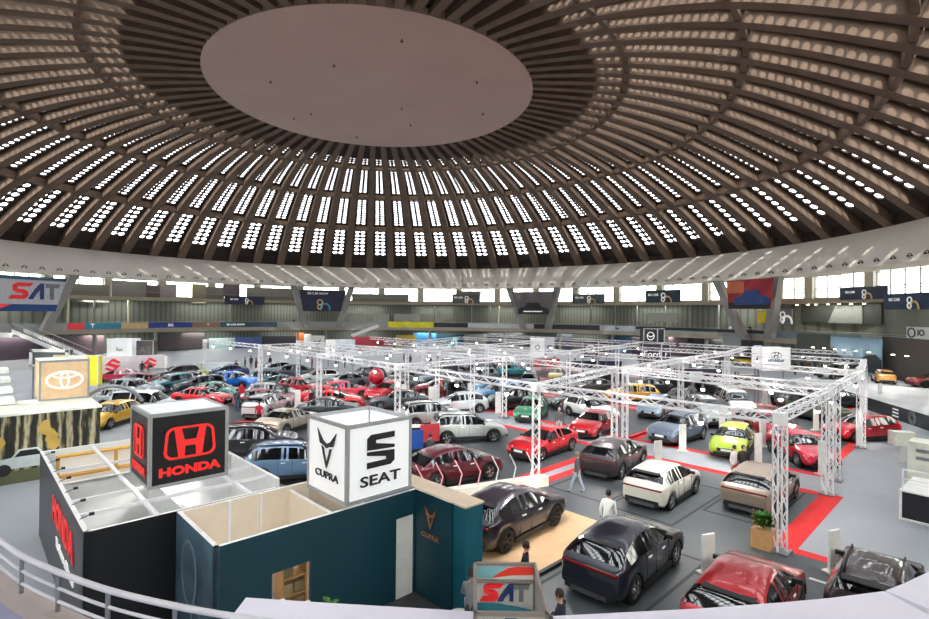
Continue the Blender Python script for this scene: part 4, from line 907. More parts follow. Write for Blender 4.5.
# --- teal room
photo=mat('grey_teal_print',(70,92,110),.4,var=.5,scale=.9)
tr2=empty('exhibit_room',K0.copy(),TH,'roofless cream lined room with teal front wall, doorway and hatch','booth')
wall('front_wall',-15.5,6.0,-10.3,6.0,HW,teal,cream,tr2,openings=[(1.2,2.13,.92,1.86),(4.55,5.15,0,2.15)])
wall('left_wall',-15.5,8.62,-15.5,6.0,HW,photo,cream,tr2)
wall('back_wall',-15.4,8.52,-10.35,8.52,HW,cream,cream,tr2)
wall('partition',-12.75,8.5,-12.75,6.1,HW-.1,cream,cream,tr2); wall('partition',-11.9,8.5,-11.9,6.1,HW-.05,cream,cream,tr2)
wall('recess_wall',-10.3,6.05,-10.3,4.55,HW,teal,teal,tr2,.1)
ob('end_block',MB().box((-10.25,4.1,0),(-9.65,8.8,HW-.02)),teal2,tr2); ob('end_block_top',MB().box((-10.28,4.08,HW-.02),(-9.62,8.8,HW+.03)),mat('beige_wall_top',(206,186,164),.5),tr2)
for u in (-14.35,-13.55,-12.2): ob('wall_joint',MB().box((u,8.47,0),(u+.06,8.52,HW)),alu,tr2)
ob('room_floor',MB().box((-15.4,6.1,.01),(-10.3,8.5,.03)),mat('grey_room_floor',(150,150,156),.5),tr2)
ob('door',MB().box((-10.93,6.06,0),(-10.35,6.12,2.12)),white,tr2)
ob('deck',MB().box((-12.4,3.4,0.0),(-10.35,5.98,.05)),mat('dark_deck',(52,52,56),.6),tr2)
goldm=mat('rose_gold',(196,130,92),.3,.6)
ob('tribal_emblem',flat(tribal(.55)),goldm,tr2,(-10.33,5.35,2.2),rz=-PI/2); text('lettering','CUPRA',.17,goldm,tr2,(-10.35,5.35,1.72),LF,bold=.003,sx=1.3)
sh=empty('storage_shelf',P(-13.62,6.95,.03),TH,'wooden storage shelf glimpsed through the hatch in the teal wall','shelf')
wd_=mat('shelf_wood',(190,150,100),.5)
for k in range(4): ob('shelf_board',MB().box((0,0,.2+k*.42),(.62,.4,.23+k*.42)),wd_,sh)
for x in (0,.6): ob('shelf_post',MB().box((x,0,0),(x+.04,.4,1.5)),wd_,sh)
for k in range(5):
    q=ob('storage_box',MB().box((0,0,0),(.24,.3,.26)),mat('cardboard_%d'%k,(200-k*14,180-k*12,140-k*8),.7),None,P(-13.56+.28*(k%2),7.0,.27+.42*(k//2)),TH)
    tag(q,['brown box on the lowest board of the storage shelf, left','brown box on the lowest board of the storage shelf, right','box on the middle board of the storage shelf, left','box on the middle board of the storage shelf, right','darker box alone on the upper board of the storage shelf'][k],'box')
tag(ob('counter',MB().box((-14.35,6.15,0),(-13.75,6.6,.9)),white,None,K0.copy(),TH),'white counter just inside the hatch of the teal wall','counter')
# engraved face print on left wall of teal room
for k,(v,z,rx,rz) in enumerate(((7.6,1.7,.55,.75),(7.1,.9,.35,.3))):
    ob('printed_curve',flat(ringpoly(rx,rz,.09,18,0,0),.012),mat('print_silver',(122,140,156),.4,.3),tr2,(-15.51,v,z),rz=-PI/2)
# --- forest printed stand with cream emblem box
fs=empty('exhibit_room',K0.copy(),TH,'low stand with autumn forest print and pickup, under the cream emblem box','booth')
ob('print_wall',MB().box((-19.5,24.85,0),(-14.45,24.95,2.95)),forest,fs)
ob('print_wall_end',MB().box((-14.55,24.95,0),(-14.45,28.6,2.95)),forest,fs)
ob('roof_panel',MB().box((-22,24.8,2.95),(-14.4,28.8,3.05)),mat('cream_white_roof',(236,240,226),.5),fs)
tk=empty('printed_pickup',(-17.1,24.84,.35),0); tk.parent=fs; tk.name='printed_pickup'
ob('truck_body',flat([[(-1.25,.3),(-1.2,.72),(-.55,.78),(-.3,1.12),(.35,1.12),(.62,.78),(1.2,.66),(1.28,.3)]],.03),mat('print_silver_car',(196,206,206),.4),tk); ob('truck_window',flat([[(-.45,.8),(-.25,1.05),(.3,1.05),(.5,.8)]],.04),dark,tk)
for x in (-.8,.85): ob('truck_wheel',flat(ringpoly(.26,.26,.25,14,x,.28),.05),dark,tk)
ob('grass_band',MB().box((-19.5,24.82,0),(-14.45,24.85,.55)),mat('print_grass',(96,100,70),.7),fs)
for k in range(5): ob('yellow_tree',flat([[(.22*math.cos(t)*(1+.25*math.sin(3*t+k)),.3+.34*math.sin(t)) for t in [2*PI*q/12 for q in range(12)]]],.015),mat('print_yellow_leaf',(202,168,84),.6),fs,((-18.4,-18.1,-16.3,-16.2,-16.5)[k],24.83,(1.9,1.5,1.6,1.3,2.0)[k]))
for k in range(4):
    tag(ob('roof_cassette',MB().box((-25.5+k*.3,27.5+k*1.6,3.1+k*.35),(-17.4,29.0+k*1.6,3.3+k*.35)),mat('pale_roof_cassette',(236,242,234),.5),None,K0.copy(),TH),['lowest pale roof cassette behind the forest print stand','second pale roof cassette, stepping up at the left','third pale roof cassette, stepping up at the left','highest pale roof cassette at the left edge'][k],'roof')
tb=frame_cube(-16.5,27.9,3.05,2.05,2.0,'cream lightbox with white triple oval emblem on the roof of the forest stand',mat('cream_sign_face',(226,192,152),.5,0,.15),None)
ob('top_cover',MB().box((.0,.0,1.96),(2.05,2.05,2.02)),white,tb)
ob('oval_emblem',flat(ringpoly(.78,.46,.09,26)+ringpoly(.2,.44,.08,20)+ringpoly(.52,.17,.07,22,0,.24)),mat('logo_glow',(252,250,240),.5,0,.5),tb,(1.02,.0,1.0))
# ------------------------------------------------------------------ other sign boxes
def sbox(x0,x1,y0,y1,Y,face,label,txt=None,tm=None,side=0,dm=None,ts=.3,legs=True,name='sign_box',yaw=0,topmat=None):
    p=at(x0,y1,Y); q=at(x1,y0,Y); wd=(q-p).length; wd=abs(q.x-p.x); h=q.z-p.z
    o=empty(name,(p.x,p.y,p.z),yaw,label,'sign'); d=wd*.8 if side==0 else side
    ob('front_face',MB().box((0,0,0),(wd,.06,h)),face,o)
    ob('side_face',MB().box((wd-.05,.06,0),(wd,d,h)),dm or face,o); ob('side_face',MB().box((0,.06,0),(.05,d,h)),dm or face,o); ob('back_face',MB().box((0,d-.05,0),(wd,d,h)),dm or face,o)
    fr=MB()
    for x in (-.05,wd): fr.box((x,-.03,-.03),(x+.05,.05,h+.03))
    for z in (-.05,h): fr.box((-.05,-.03,z),(wd+.05,.05,z+.05))
    ob('frame',fr,alu,o)
    if legs and p.z>.3:
        for x in (.1,wd-.1): ob('leg',MB().tube((x,d/2,-p.z),(x,d/2,.05),.06,6),steel,o)
    if txt: text('lettering',txt,h*ts,tm or L['white'],o,(wd/2,-.03,h*.42),(PI/2,0,0),bold=.01)
    return o,wd,h
wf=mat('bright_white_face',(234,236,236),.5,0,.35); plum=mat('plum_face',(52,42,58),.5)
o,wd,h=sbox(762,790,348,370,44,wf,'white sign box with slanted H oval emblem hung above right truss bay','HYUNDAI',L['blue'],ts=.16,side=1.6)
ob('oval_emblem',flat(ringpoly(wd*.2,h*.16,.05,22)+stroke([(-.2,-.2),(-.1,.2)],.1)+stroke([(.1,-.2),(.2,.2)],.1)+stroke([(-.15,-.02),(.15,.04)],.08)),K_,o,(wd/2,-.04,h*.66))
o,wd,h=sbox(755,761,346,362,46,mat('vivid_blue',(40,130,220),.5,0,.2),'narrow vivid blue sign panel left of the white H emblem box',side=.4)
o,wd,h=sbox(643,661,344,362,58,plum,'plum coloured sign box with white script word, right of centre','Ford',L['white'],ts=.5,side=2)
o,wd,h=sbox(662,670,345,362,58.3,plum,'narrow plum side sign right of the white script word','F',L['white'],ts=.3,side=1)
o,wd,h=sbox(644,657,329,343,66,mat('coal_face',(44,46,52),.5),'charcoal sign box with winged round emblem above the plum one',side=1.5)
ob('winged_emblem',flat(ringpoly(wd*.3,h*.3,.1,18)+stroke([(-wd*.26,.1),(0,-.12),(wd*.26,.1)],.1)),L['white'],o,(wd/2,-.05,h*.5))
o,wd,h=sbox(658,664,329,343,66.2,mat('coal_face',(44,46,52),.5),'narrow charcoal sign right of the winged round emblem',side=.6)
o,wd,h=sbox(531,544,338,357,66,wf,'white sign box with small round crest at centre, left of a pair',side=1); ob('crest',flat(ringpoly(.32,.36,.1,14)+stroke([(-.3,-.5),(.3,-.5)],.12)),K_,o,(wd/2,-.05,h*.5))
o,wd,h=sbox(545,554,338,357,66.3,mat('pale_lilac_face',(206,208,220),.5,0,.1),'pale lilac sign with small crest at centre, right of a pair',side=1); ob('crest',flat(ringpoly(.28,.34,.1,14)+stroke([(-.3,-.5),(.3,-.5)],.12)),K_,o,(wd/2,-.05,h*.5))
o,wd,h=sbox(583,598,342,357,66,mat('umber_face',(66,52,52),.5),'umber brown sign box with pale arch emblem, left of a pair','NISSAN',L['white'],ts=.2,side=1); ob('arch_emblem',flat(ringpoly(.55,.5,.12,12,0,0,0,PI)),L['white'],o,(wd/2,-.05,h*.55))
o,wd,h=sbox(599,608,342,357,66.3,mat('umber_face',(66,52,52),.5),'umber brown sign with pale arch emblem, right of a pair',side=1); ob('arch_emblem',flat(ringpoly(.4,.45,.1,12,0,0,0,PI)),L['white'],o,(wd/2,-.05,h*.5))
sbox(531,560,359,367,68,mat('signal_red_face',(222,52,48),.5),'bright red low wall under the white crest boxes',side=1,legs=False,name='low_wall')
sbox(565,581,361,368,68,mat('navy_wall_face',(30,32,58),.5),'navy low wall, leftmost of the navy panels',side=.6,legs=False,name='low_wall'); sbox(582,597,361,368,68.1,mat('navy_wall_face',(30,32,58),.5),'navy low wall, middle of the navy panels','DS',L['white'],ts=.3,side=.6,legs=False,name='low_wall'); sbox(599,622,361,370,68.2,mat('indigo_wall',(48,50,88),.5),'indigo low wall at the right end of navy panels','eco',L['white'],ts=.3,side=.6,legs=False,name='low_wall')
sbox(676,722,369,380,55,mat('plum_low_wall',(60,54,72),.5),'long dusky plum low wall in the bay behind the plum sign box',side=.6,legs=False,name='low_wall')
sbox(690,702,372,381,54.5,mat('mint_screen',(190,216,206),.5,0,.2),'pale mint screen on the dusky plum low wall',side=.2,legs=False,name='screen')
sbox(722,760,375,383,54,mat('stone_low_wall',(120,120,118),.5),'stone grey low wall right of the dusky plum one',side=.6,legs=False,name='low_wall')
o,wd,h=sbox(326,335,340,357,60,wf,'white sign with black cross line, left of the pale double signs',side=1.2); ob('cross_mark',flat(stroke([(0,-.5),(0,.5)],.08)+stroke([(-.25,0),(.25,0)],.08)),K_,o,(wd/2,-.04,h*.45))
sbox(336,353,340,357,60.2,mat('pale_blue_face',(190,204,216),.5,0,.15),'pale blue sign with dark word, right of the pale double signs','Suzuki',L['blue'],ts=.26,side=1.2)
sbox(311,323,336,346,96,mat('off_white_face',(206,206,200),.5),'off white sign with dark capital letters far left of centre','naf',K_,ts=.6,side=1)
# crimson round sign
rs=empty('round_sign',at(366,390,47),0,'crimson ball shaped sign above the red group of cars','sign'); 
ob('ball',MB().lathe([(.72*math.sin(PI*k/10)+.001,1.2+.72-.72*math.cos(PI*k/10)) for k in range(11)],18),mat('crimson_gloss',(200,24,56),.25,coat=1),rs); ob('pole',MB().tube((0,0,0),(0,0,1.25),.05,6),steel,rs); rs.location.z=.0; rs.location=hit(366,398)
# white emblem wall at the left
ew=empty('emblem_wall',hit(92,386),R(14),'white curved exhibit wall with two red S shaped emblems at left','booth')
p=hit(92,392)
w0=at(92,388,58); w1=at(164,385,62)
d=(w1-w0); Ld=Vector((d.x,d.y,0)).length; ew.location=(w0.x,w0.y,0); ew.rotation_euler=(0,0,math.atan2(d.y,d.x))
hh=at(92,357,58).z
ob('wall_panel',MB().box((0,0,0),(Ld,.2,hh)),mat('emblem_wall_white',(236,230,233),.5,0,.05),ew)
ob('wing_panel',MB().box((Ld,0,0),(Ld+.15,-3,hh-.1)),white,ew)
sz=[[(-.5,.05),(.0,.5),(.5,.22),(.32,.12),(.0,.3),(-.18,.16),(.5,-.1),(.5,-.1),(.0,-.5),(-.5,-.22),(-.32,-.12),(.0,-.3),(.18,-.16)]]
sz=[[(-.5,.02),(-.05,.5),(.1,.5),(.5,.24),(.36,.12),(0,.3),(-.12,.2),(.3,.0),(.16,-.08)],[(.5,-.02),(.05,-.5),(-.1,-.5),(-.5,-.24),(-.36,-.12),(0,-.3),(.12,-.2),(-.3,.0),(-.16,.08)]]
for fx,s_ in ((.27,1.5),(.79,1.4)): ob('s_emblem',flat([[(x*s_,z*s_) for x,z in p_] for p_ in sz],.06),L['pink'],ew,(Ld*fx,-.02,hh*.56))
o,wd,h=sbox(107,132,339,357,75,wf,'white box sign standing behind the white emblem wall','fiat',L['grey'],ts=.3,side=2)
o,wd,h=sbox(134,153,341,357,76,mat('dim_taupe_face',(104,92,92),.5),'dim taupe sign with slanted letters right of white box sign','SAT',L['grey'],ts=.6,side=1)
# yellow sign and pale frame
o,wd,h=sbox(54,98,356,385,40,mat('yellow_sign_face',(232,226,52),.5,0,.15),'tall yellow sign with black diamond emblem on posts behind cream box',side=.5); ob('diamond_emblem',flat(stroke([(-.35,-.15),(0,.15),(.4,.2),(.1,-.1),(-.35,-.15)],.09)),K_,o,(wd*.68,-.04,h*.85))
o,wd,h=sbox(30,69,350,366,44,mat('grey_inner_face',(96,100,104),.5),'white framed grey sign at the left behind the cream emblem box',side=.4,topmat=white); ob('frame_bars',MB().box((0,-.1,0),(wd,-.04,.15)).box((0,-.1,h-.2),(wd,-.04,h)).box((0,-.1,0),(.25,-.04,h)).box((wd-.25,-.1,0),(wd,-.04,h)),white,o)
ob('inner_mark',flat(ringpoly(.7,.35,.1,20)),L['white'],o,(wd*.7,-.05,h*.35))
# dark arch with the yellow car
ar=empty('arch_frame',hit(113,428),0,'dark low arch frame over the yellow car at left','frame'); mb=MB()
for k in range(10):
    a=PI*(.12+.76*k/10);b=PI*(.12+.76*(k+1)/10); mb.tube((2.0*math.cos(a),0,1.2+1.5*math.sin(a)),(2.0*math.cos(b),0,1.2+1.5*math.sin(b)),.12,6)
ob('arch_tube',mb,steel,ar)
for s_ in (-1,1): ob('upright',MB().tube((1.86*s_,0,0),(1.86*s_,0,1.75),.1,6),dark,ar)
# black plinth and white lectern at right
_a=hit(902,519);_b=hit(929,525.5);_y=math.atan2((_b-_a).y,(_b-_a).x)
pl=empty('counter_block',_a,_y,'black front counter with pale top and rail at the right edge','counter')
ob('black_front',MB().box((0,0,0),(4,2.4,1.05)),mat('black_counter',(24,24,34),.4),pl); ob('white_trim',MB().box((-.08,-.08,0),(4,-.0,.06)).box((-.08,-.08,1.05),(4,2.5,1.1)).box((-.08,-.06,0),(0,0,1.05)),white,pl)
rl=MB(); 
for z in (1.5,1.85): rl.tube((.0,.1,z),(3.9,.1,z),.025,5)
for x in (0,1.3,2.6,3.9): rl.tube((x,.1,1.1),(x,.1,1.85),.025,5)
ob('rail',rl,alu,pl)
cab=empty('display_cabinet',hit(926,488)+Vector((.2,1.2,0)),_y,'cream white cabinet with grey slats behind the black counter','cabinet'); ob('body',MB().box((0,0,0),(3.4,1.2,1.8)),mat('cream_cabinet',(228,230,216),.5),cab); ob('slats',MB().box((.3,-.03,1.35),(3,0,1.5)).box((.3,-.03,1.0),(3,0,1.15)),steel,cab)
lc=empty('white_lectern',hit(902,462),R(-10),'cream topped white lectern in front of the red hatchback at right','lectern'); ob('top_box',MB().box((-.5,-.3,.9),(.5,.3,1.6)),mat('cream_cabinet',(228,230,216),.5),lc); ob('stem',MB().box((-.12,-.1,0),(.12,.1,.9)),white,lc)
# printed floor wedge wall with wheel picture, right
pw=empty('print_wall',hit(846,428),0,'dark slanting print wall with a tyre picture below the raised stage','wall')
a_=stp[0]; b_=stp[9]; d=b_-a_; Ld=Vector((d.x,d.y,0)).length; pw.location=(a_.x-.1,a_.y-.12,0); pw.rotation_euler=(0,0,math.atan2(d.y,d.x))
ob('panel',MB().box((0,0,0),(Ld,.06,1.0)),mat('charcoal_print',(60,64,68),.5),pw); ob('tyre_picture',flat(ringpoly(.46,.46,.14,22)+ringpoly(.26,.26,.08,18),.03),mat('print_mid_grey',(130,134,136),.5),pw,(Ld*.8,-.02,.5))
for k in range(3): ob('white_bar',MB().box((Ld*.08,-.03,.2+.25*k),(Ld*.2,0,.3+.25*k)),L['white'],pw); ob('white_bar',MB().box((Ld*.6,-.03,.2+.25*k),(Ld*.66,0,.3+.25*k)),L['white'],pw)
# white totems (info pillars)
TT=[(682,527-77,'white info totem beside the blue grey crossover',1.5),(745,458,'white info totem in front of the lime car',1.6),(722,432,'white info totem between off-roader and lime car',1.5),(774,441,'white info totem right of the dark red compact car',1.6),(765,478-73,'white wall pillar behind the dark red compact car',1.7),(816,430,'slanted white totem behind the right corner tower',1.7),(860,447-1,'white totem leaning at the foot of the right truss tower',1.9),(822,474,'slim white totem at the corner tower of the aisle',1.6),(445,403,'white totem left of the black van',1.6),(463,402,'white totem right of the black van',1.6),(498,413,'white totem before the black suv',1.6),(336,395,'white square board behind the red group',1.6),(294,407,'white board beside the dark figure, left of the red group',1.4),(398,401,'white totem before the red suv',1.5),(431,405,'white totem beside the red floor patch',1.5),(708,573,'thin white placard behind the bright red car',1.15),(880,404,'white pillar on the floor left of the tyre picture wall',1.8),(834,572,'white placard with a beige foot beside the plum off-roader',1.25),(658,462,'short white placard behind the white hatchback',1.1),(846,384,'cream pillar on the raised stage between the two cars',1.5)]
for px,py,lb,h in TT:
    z=.9 if 'raised stage' in lb else 0
    o=empty('info_totem',hit(px,py,z),R(20),lb,'totem'); ob('panel',MB().box((-.22,-.04,.04),(.22,.04,h)),white,o); ob('foot',MB().box((-.3,-.18,0),(.3,.18,.05)),mat('beige_foot',(214,204,188),.6),o)
# planter
pt=empty('planter_box',hit(766,549)+Vector((0,.15,0)),TH,'square plywood planter at the foot of the near truss tower','planter')
ob('box',MB().box((-.3,-.3,0),(.3,.3,.62)),mat('orange_plywood',(214,164,112),.5,var=.1,scale=4),pt)
leafm=mat('leaf_green',(66,120,44),.5,var=.4,scale=9)
def plant(name,loc,r,h,n,label,z0=0):
    o=empty(name,loc,0,label,'plant'); mb=MB()
    for i in range(n):
        a=random.uniform(0,2*PI); e=random.uniform(.1,1.2); rr=r*random.uniform(.3,1); base=Vector((rr*.4*math.cos(a),rr*.4*math.sin(a),h*random.uniform(.1,.6))); d=Vector((math.cos(a)*math.cos(e),math.sin(a)*math.cos(e),math.sin(e))); l=random.uniform(.14,.28)*h/.6
        s_=d.cross(Vector((0,0,1))).normalized()*l*.28
        tip=base+d*l+Vector((0,0,-.1*l)); m_=base+d*l*.5+Vector((0,0,.05*l))
        mb.add([base,m_+s_,tip,m_-s_],[(0,1,2,3)])
    q=ob('foliage',mb,leafm,o); ob('stem',MB().tube((0,0,0),(0,0,h*.5),.025,5),mat('plant_stem',(80,70,40),.7),o); return o
pp=plant('potted_plant',pt.location+Vector((0,0,.62)),.42,.62,330,'bushy green plant with a few orange blooms in the plywood planter')
fl=MB()
for i in range(26):
    a=random.uniform(0,2*PI); v=Vector((.33*math.cos(a),.33*math.sin(a),random.uniform(.1,.5))); fl.lathe([(.001,-.03),(.03,0),(.001,.03)],6,Matrix.Translation(v))
ob('blooms',fl,mat('orange_bloom',(232,140,50),.6),pp)
plant('yucca_plant',P(-13.35,5.2,.9),.25,.5,60,'small green plant top in front of the teal wall'); tag(ob('plant_pot',MB().lathe([(.01,0),(.16,0),(.2,.9),(.01,.88)],14),dark,None,P(-13.35,5.2,0)),'tall dark pot under the small green plant by the teal wall','pot')
# slatted barrier
br=empty('slatted_barrier',hit(398,497),0,'white slatted barrier with bent pink tipped rods behind the end block','barrier')
p0=hit(455,499);p1=hit(541,486); d=p1-p0; Lb=d.length; br.location=p0; br.rotation_euler=(0,0,math.atan2(d.y,d.x))
ob('white_base',MB().box((-3.5,-.15,0),(Lb+.3,.3,.42)),mat('cream_bench',(240,232,218),.5),br)
wp=mat('pink_rod',(240,170,180),.5,0,.1)
for k in range(9):
    x=-3.2+k*(Lb+3.2)/8.6; mb=MB(); mb.tube((x,.1,.4),(x+.14,.1,.95),.028,4).tube((x+.14,.1,.95),(x-.18,.1,1.55),.028,4); ob('rod',mb,wp if k<6 else white,br)
# second pale box next to barrier handled by base; boxes at its left
sg=[(413,455,(40,90,180),'blue poster board behind the white crossover, by a visitor'),(430,447,(196,60,70),'red display mat board near the pale small hatchback')]
for px,py,c,lb in sg: o=empty('display_board',hit(px,py),R(30),lb,'board'); ob('panel',MB().box((-.6,0,.3),(.6,.05,1.3)),mat('board_%d_%d_%d'%c,c,.5),o); ob('foot',MB().box((-.5,-.15,0),(.5,.2,.3)),dark,o)
# more exhibition furniture in the middle distance: counters
for px,py,c,w_,lb in ((160,378,(190,192,196),2.2,'pale counter right of the white emblem wall'),(202,381,(214,222,60),1.0,'yellow counter near the midnight blue suv'),(218,372,(214,222,230),5.0,'long pale board wall behind the bright blue suv'),(331,386,(214,216,220),1.2,'white cabinet left of the crimson ball sign'),(415,447,(50,50,56),1.0,'dark bench by the lettered lightbox')):
    o=empty('reception_counter',hit(px,py),R(10),lb,'counter'); ob('front',MB().box((-w_/2,0,0),(w_/2,.5,1.1)),mat('counter_%d_%d_%d'%c,c,.5),o); ob('top',MB().box((-w_/2-.05,-.05,1.1),(w_/2+.05,.55,1.15)),white,o)
# ------------------------------------------------------------------ foreground rail, ledge and sign
HZ=2.0; ZL=H-HZ
arc=[hit(x,y,ZL-.3) for x,y in ((-40,575),(0,588),(22,593),(58,603),(108,616),(175,632),(250,648),(330,660))]
rp=[(-30,520),(0,541),(22,556),(58,572),(108,590),(175,606),(250,619),(330,630)]
arc=[hit(x,y,ZL) for x,y in rp]
def smooth(pts,n=6):
    out=[]
    for i in range(len(pts)-1):
        p0=pts[max(0,i-1)];p1=pts[i];p2=pts[i+1];p3=pts[min(len(pts)-1,i+2)]
        for k in range(n):
            t=k/n; out.append(.5*((2*p1)+(-p0+p2)*t+(2*p0-5*p1+4*p2-p3)*t*t+(-p0+3*p1-3*p2+p3)*t**3))
    out.append(pts[-1]); return out
A=smooth(arc); RH=.30
gr=empty('balcony_rail',A[len(A)//2]-Vector((0,0,RH)),0,'curved white tubular rail with three bars at the bottom left','rail'); og=gr.location.copy()
for k,(dz,rr) in enumerate(((0,.022),(-.12,.012),(-.22,.012))):
    mb=MB()
    for a,b in zip(A,A[1:]): mb.tube(a-og+Vector((0,0,dz)),b-og+Vector((0,0,dz)),rr,8)
    ob('rail_bar',mb,mat('white_tube',(206,204,216),.35,.1),gr)
for x,y in ((22,556),(58,572),(108,590),(175,606),(250,619)):
    p=hit(x,y,ZL)-og; ob('rail_post',MB().tube(p-Vector((0,0,RH)),p,.016,8),steel,gr)
cc=Vector((-4.8,1.2,0))
inner=[Vector((p.x,p.y,0))+(Vector((cc.x,cc.y,0))-Vector((p.x,p.y,0))).normalized()*.07 for p in A]
outer=[Vector((p.x,p.y,0))-(Vector((cc.x,cc.y,0))-Vector((p.x,p.y,0))).normalized()*.06 for p in A]
def strip(name,o_,i_,z0,z1,m):
    mb=MB(); n=len(o_); vs=[]
    for a,b in zip(o_,i_): vs+=[(a.x,a.y,z0),(b.x,b.y,z0),(b.x,b.y,z1),(a.x,a.y,z1)]
    fs=[(4*i+k,4*i+(k+1)%4,4*i+4+(k+1)%4,4*i+4+k) for i in range(n-1) for k in range(4)]+[(3,2,1,0),(4*n-4,4*n-3,4*n-2,4*n-1)]
    mb.add(vs,fs); return ob(name,mb,m)
tag(strip('trim_7',outer,inner,ZL-RH-.12,ZL-RH,mat('beige_curb',(168,156,154),.7)),'beige curb under the balcony rail',kind='structure')
lo=[(p.x,p.y) for p in inner]+[(inner[-1].x,.3),(-9,.3),(-9,inner[0].y)]
tag(ob('trim_8',MB().poly(lo,ZL-RH-.14,ZL-RH-.1),mat('lilac_grey_deck',(146,146,178),.6)),kind='structure')
# white boards laid along the balustrade
def ledge(pxs,label,z=ZL,th=.05,width=.36,pl=None):
    pts=[hit(x,y,z) for x,y in pxs]; inn=[]
    for i,p in enumerate(pts):
        a=pts[max(0,i-1)];b=pts[min(len(pts)-1,i+1)]; d=(b-a).normalized(); nrm=Vector((d.y,-d.x,0)); inn.append(p+nrm*width)
    if pl: inn[0]=hit(*pl,z)
    mb=MB(); vs=[]; n=len(pts)
    for a,b in zip(pts,inn): vs+=[(a.x,a.y,z-th),(b.x,b.y,z-th),(b.x,b.y,z),(a.x,a.y,z)]
    mb.add(vs,[(4*i+k,4*i+(k+1)%4,4*i+4+(k+1)%4,4*i+4+k) for i in range(n-1) for k in range(4)]+[(3,2,1,0),(4*n-4,4*n-3,4*n-2,4*n-1)])
    return tag(ob('ledge_board',mb,ledgem),label,'board')
ledge([(246,597.5),(330,603),(400,607),(474,611.5)],'long lavender white board along the balustrade, left of the small sign',pl=(225,625))
ledge([(553,616),(620,612.5),(700,608.5),(780,602.5),(830,598),(884,591)],'long lavender white board along the balustrade, right of the small sign')
ledge([(885.5,590.5),(905,583),(929,571.5),(960,557)],'short lavender white board rising at the bottom right corner',width=.3)
br_=[hit(x,y,ZL-.25) for x,y in ((860,640),(905,628),(960,600))]
rr=MB(); 
for a,b in zip(br_,br_[1:]): rr.tube(a,b,.02,8)
ob_=empty('corner_rail',(0,0,0),0,'steel rail bit under the board at the bottom right corner','rail'); ob('rail_bar',rr,steel,ob_); ob('rail_post',MB().tube(br_[1]-Vector((0,0,.5)),br_[1],.018,8),steel,ob_)
tag(ob('trim_9',MB().poly([(hit(840,650,ZL-.6).x,hit(840,650,ZL-.6).y),(hit(900,640,ZL-.6).x,hit(900,640,ZL-.6).y),(hit(990,590,ZL-.6).x,hit(990,590,ZL-.6).y),(4,.6),(1.5,.6)],ZL-.65,ZL-.6),mat('mauve_deck',(120,108,112),.7)),kind='structure')
# small open topped sign box
W=.44; zr=H-3.97*W; yf=6.92*W; xf=(476-464.5)/F*yf
sb=empty('sign_box',(xf,yf,zr-.46),R(-1),'open topped sign box with red and blue lettering on its inner back panel','sign')
fg=mat('brushed_frame',(158,150,146),.4,.4); D=W*1.42; t=.022; hb=.46
fr=MB()
for x in (0,W-t):
    for y in (0,D-t): fr.box((x,y,0),(x+t,y+t,hb))
for z in (0,hb-t): fr.box((0,0,z),(W,t,z+t)).box((0,D-t,z),(W,D,z+t)).box((0,t,z),(t,D-t,z+t)).box((W-t,t,z),(W,D-t,z+t))
ob('frame',fr,fg,sb)
ob('front_panel',MB().box((t,.005,t),(W-t,.012,hb-t)),mat('grey_card',(186,178,176),.5),sb)
ob('back_panel',MB().box((t,D-.02,t),(W-t,D-.01,hb-t)),mat('pale_card',(206,206,206),.5),sb)
ob('left_panel',MB().box((.004,t,t),(.01,D-t,hb-t)),mat('grey_card',(186,178,176),.5),sb); ob('right_panel',MB().box((W-.01,t,t),(W-.004,D-t,hb-t)),mat('grey_card',(186,178,176),.5),sb)
ys=D-.025
ob('teal_corner',flat([[(t,hb-.1),(t,hb-t),(.24,hb-t),(.13,hb-.1)]],.003),mat('card_teal_light',(126,176,190),.5),sb,(0,ys,0))
ob('red_swoosh',flat([[(.13,hb-.1),(.19,hb-.06),(.25,hb-.03),(.3,hb-t),(W-t,hb-t),(W-t,hb-.075),(.27,hb-.08)]],.004),mat('card_red',(222,60,44),.5),sb,(0,ys,0))
ob('cross_bar',MB().box((t,D-.05,hb-.125),(W-t,D-.025,hb-.11)),fg,sb)
sat(sb,.115,(W*.5,ys-.004,hb-.195))
ob('teal_wave',flat([[(t,t),(t,hb-.275),(.18,hb-.28),(.32,hb-.3),(W-t,hb-.325),(W-t,t)]],.004),mat('card_teal',(48,140,158),.5),sb,(0,ys,0))
sat(sb,.075,(W*.55,ys-.01,hb-.37),light=True)
text('lettering','SALON',.035,mat('card_grey_text',(110,104,110),.5),sb,(W*.25,.0,hb-.05),(PI/2,0,0)); ob('blue_mark',MB().box((W*.42,-.002,hb-.07),(W*.58,.004,hb-.032)),L['blue'],sb); text('lettering','AUTO',.035,mat('card_grey_text',(110,104,110),.5),sb,(W*.77,.0,hb-.05),(PI/2,0,0))
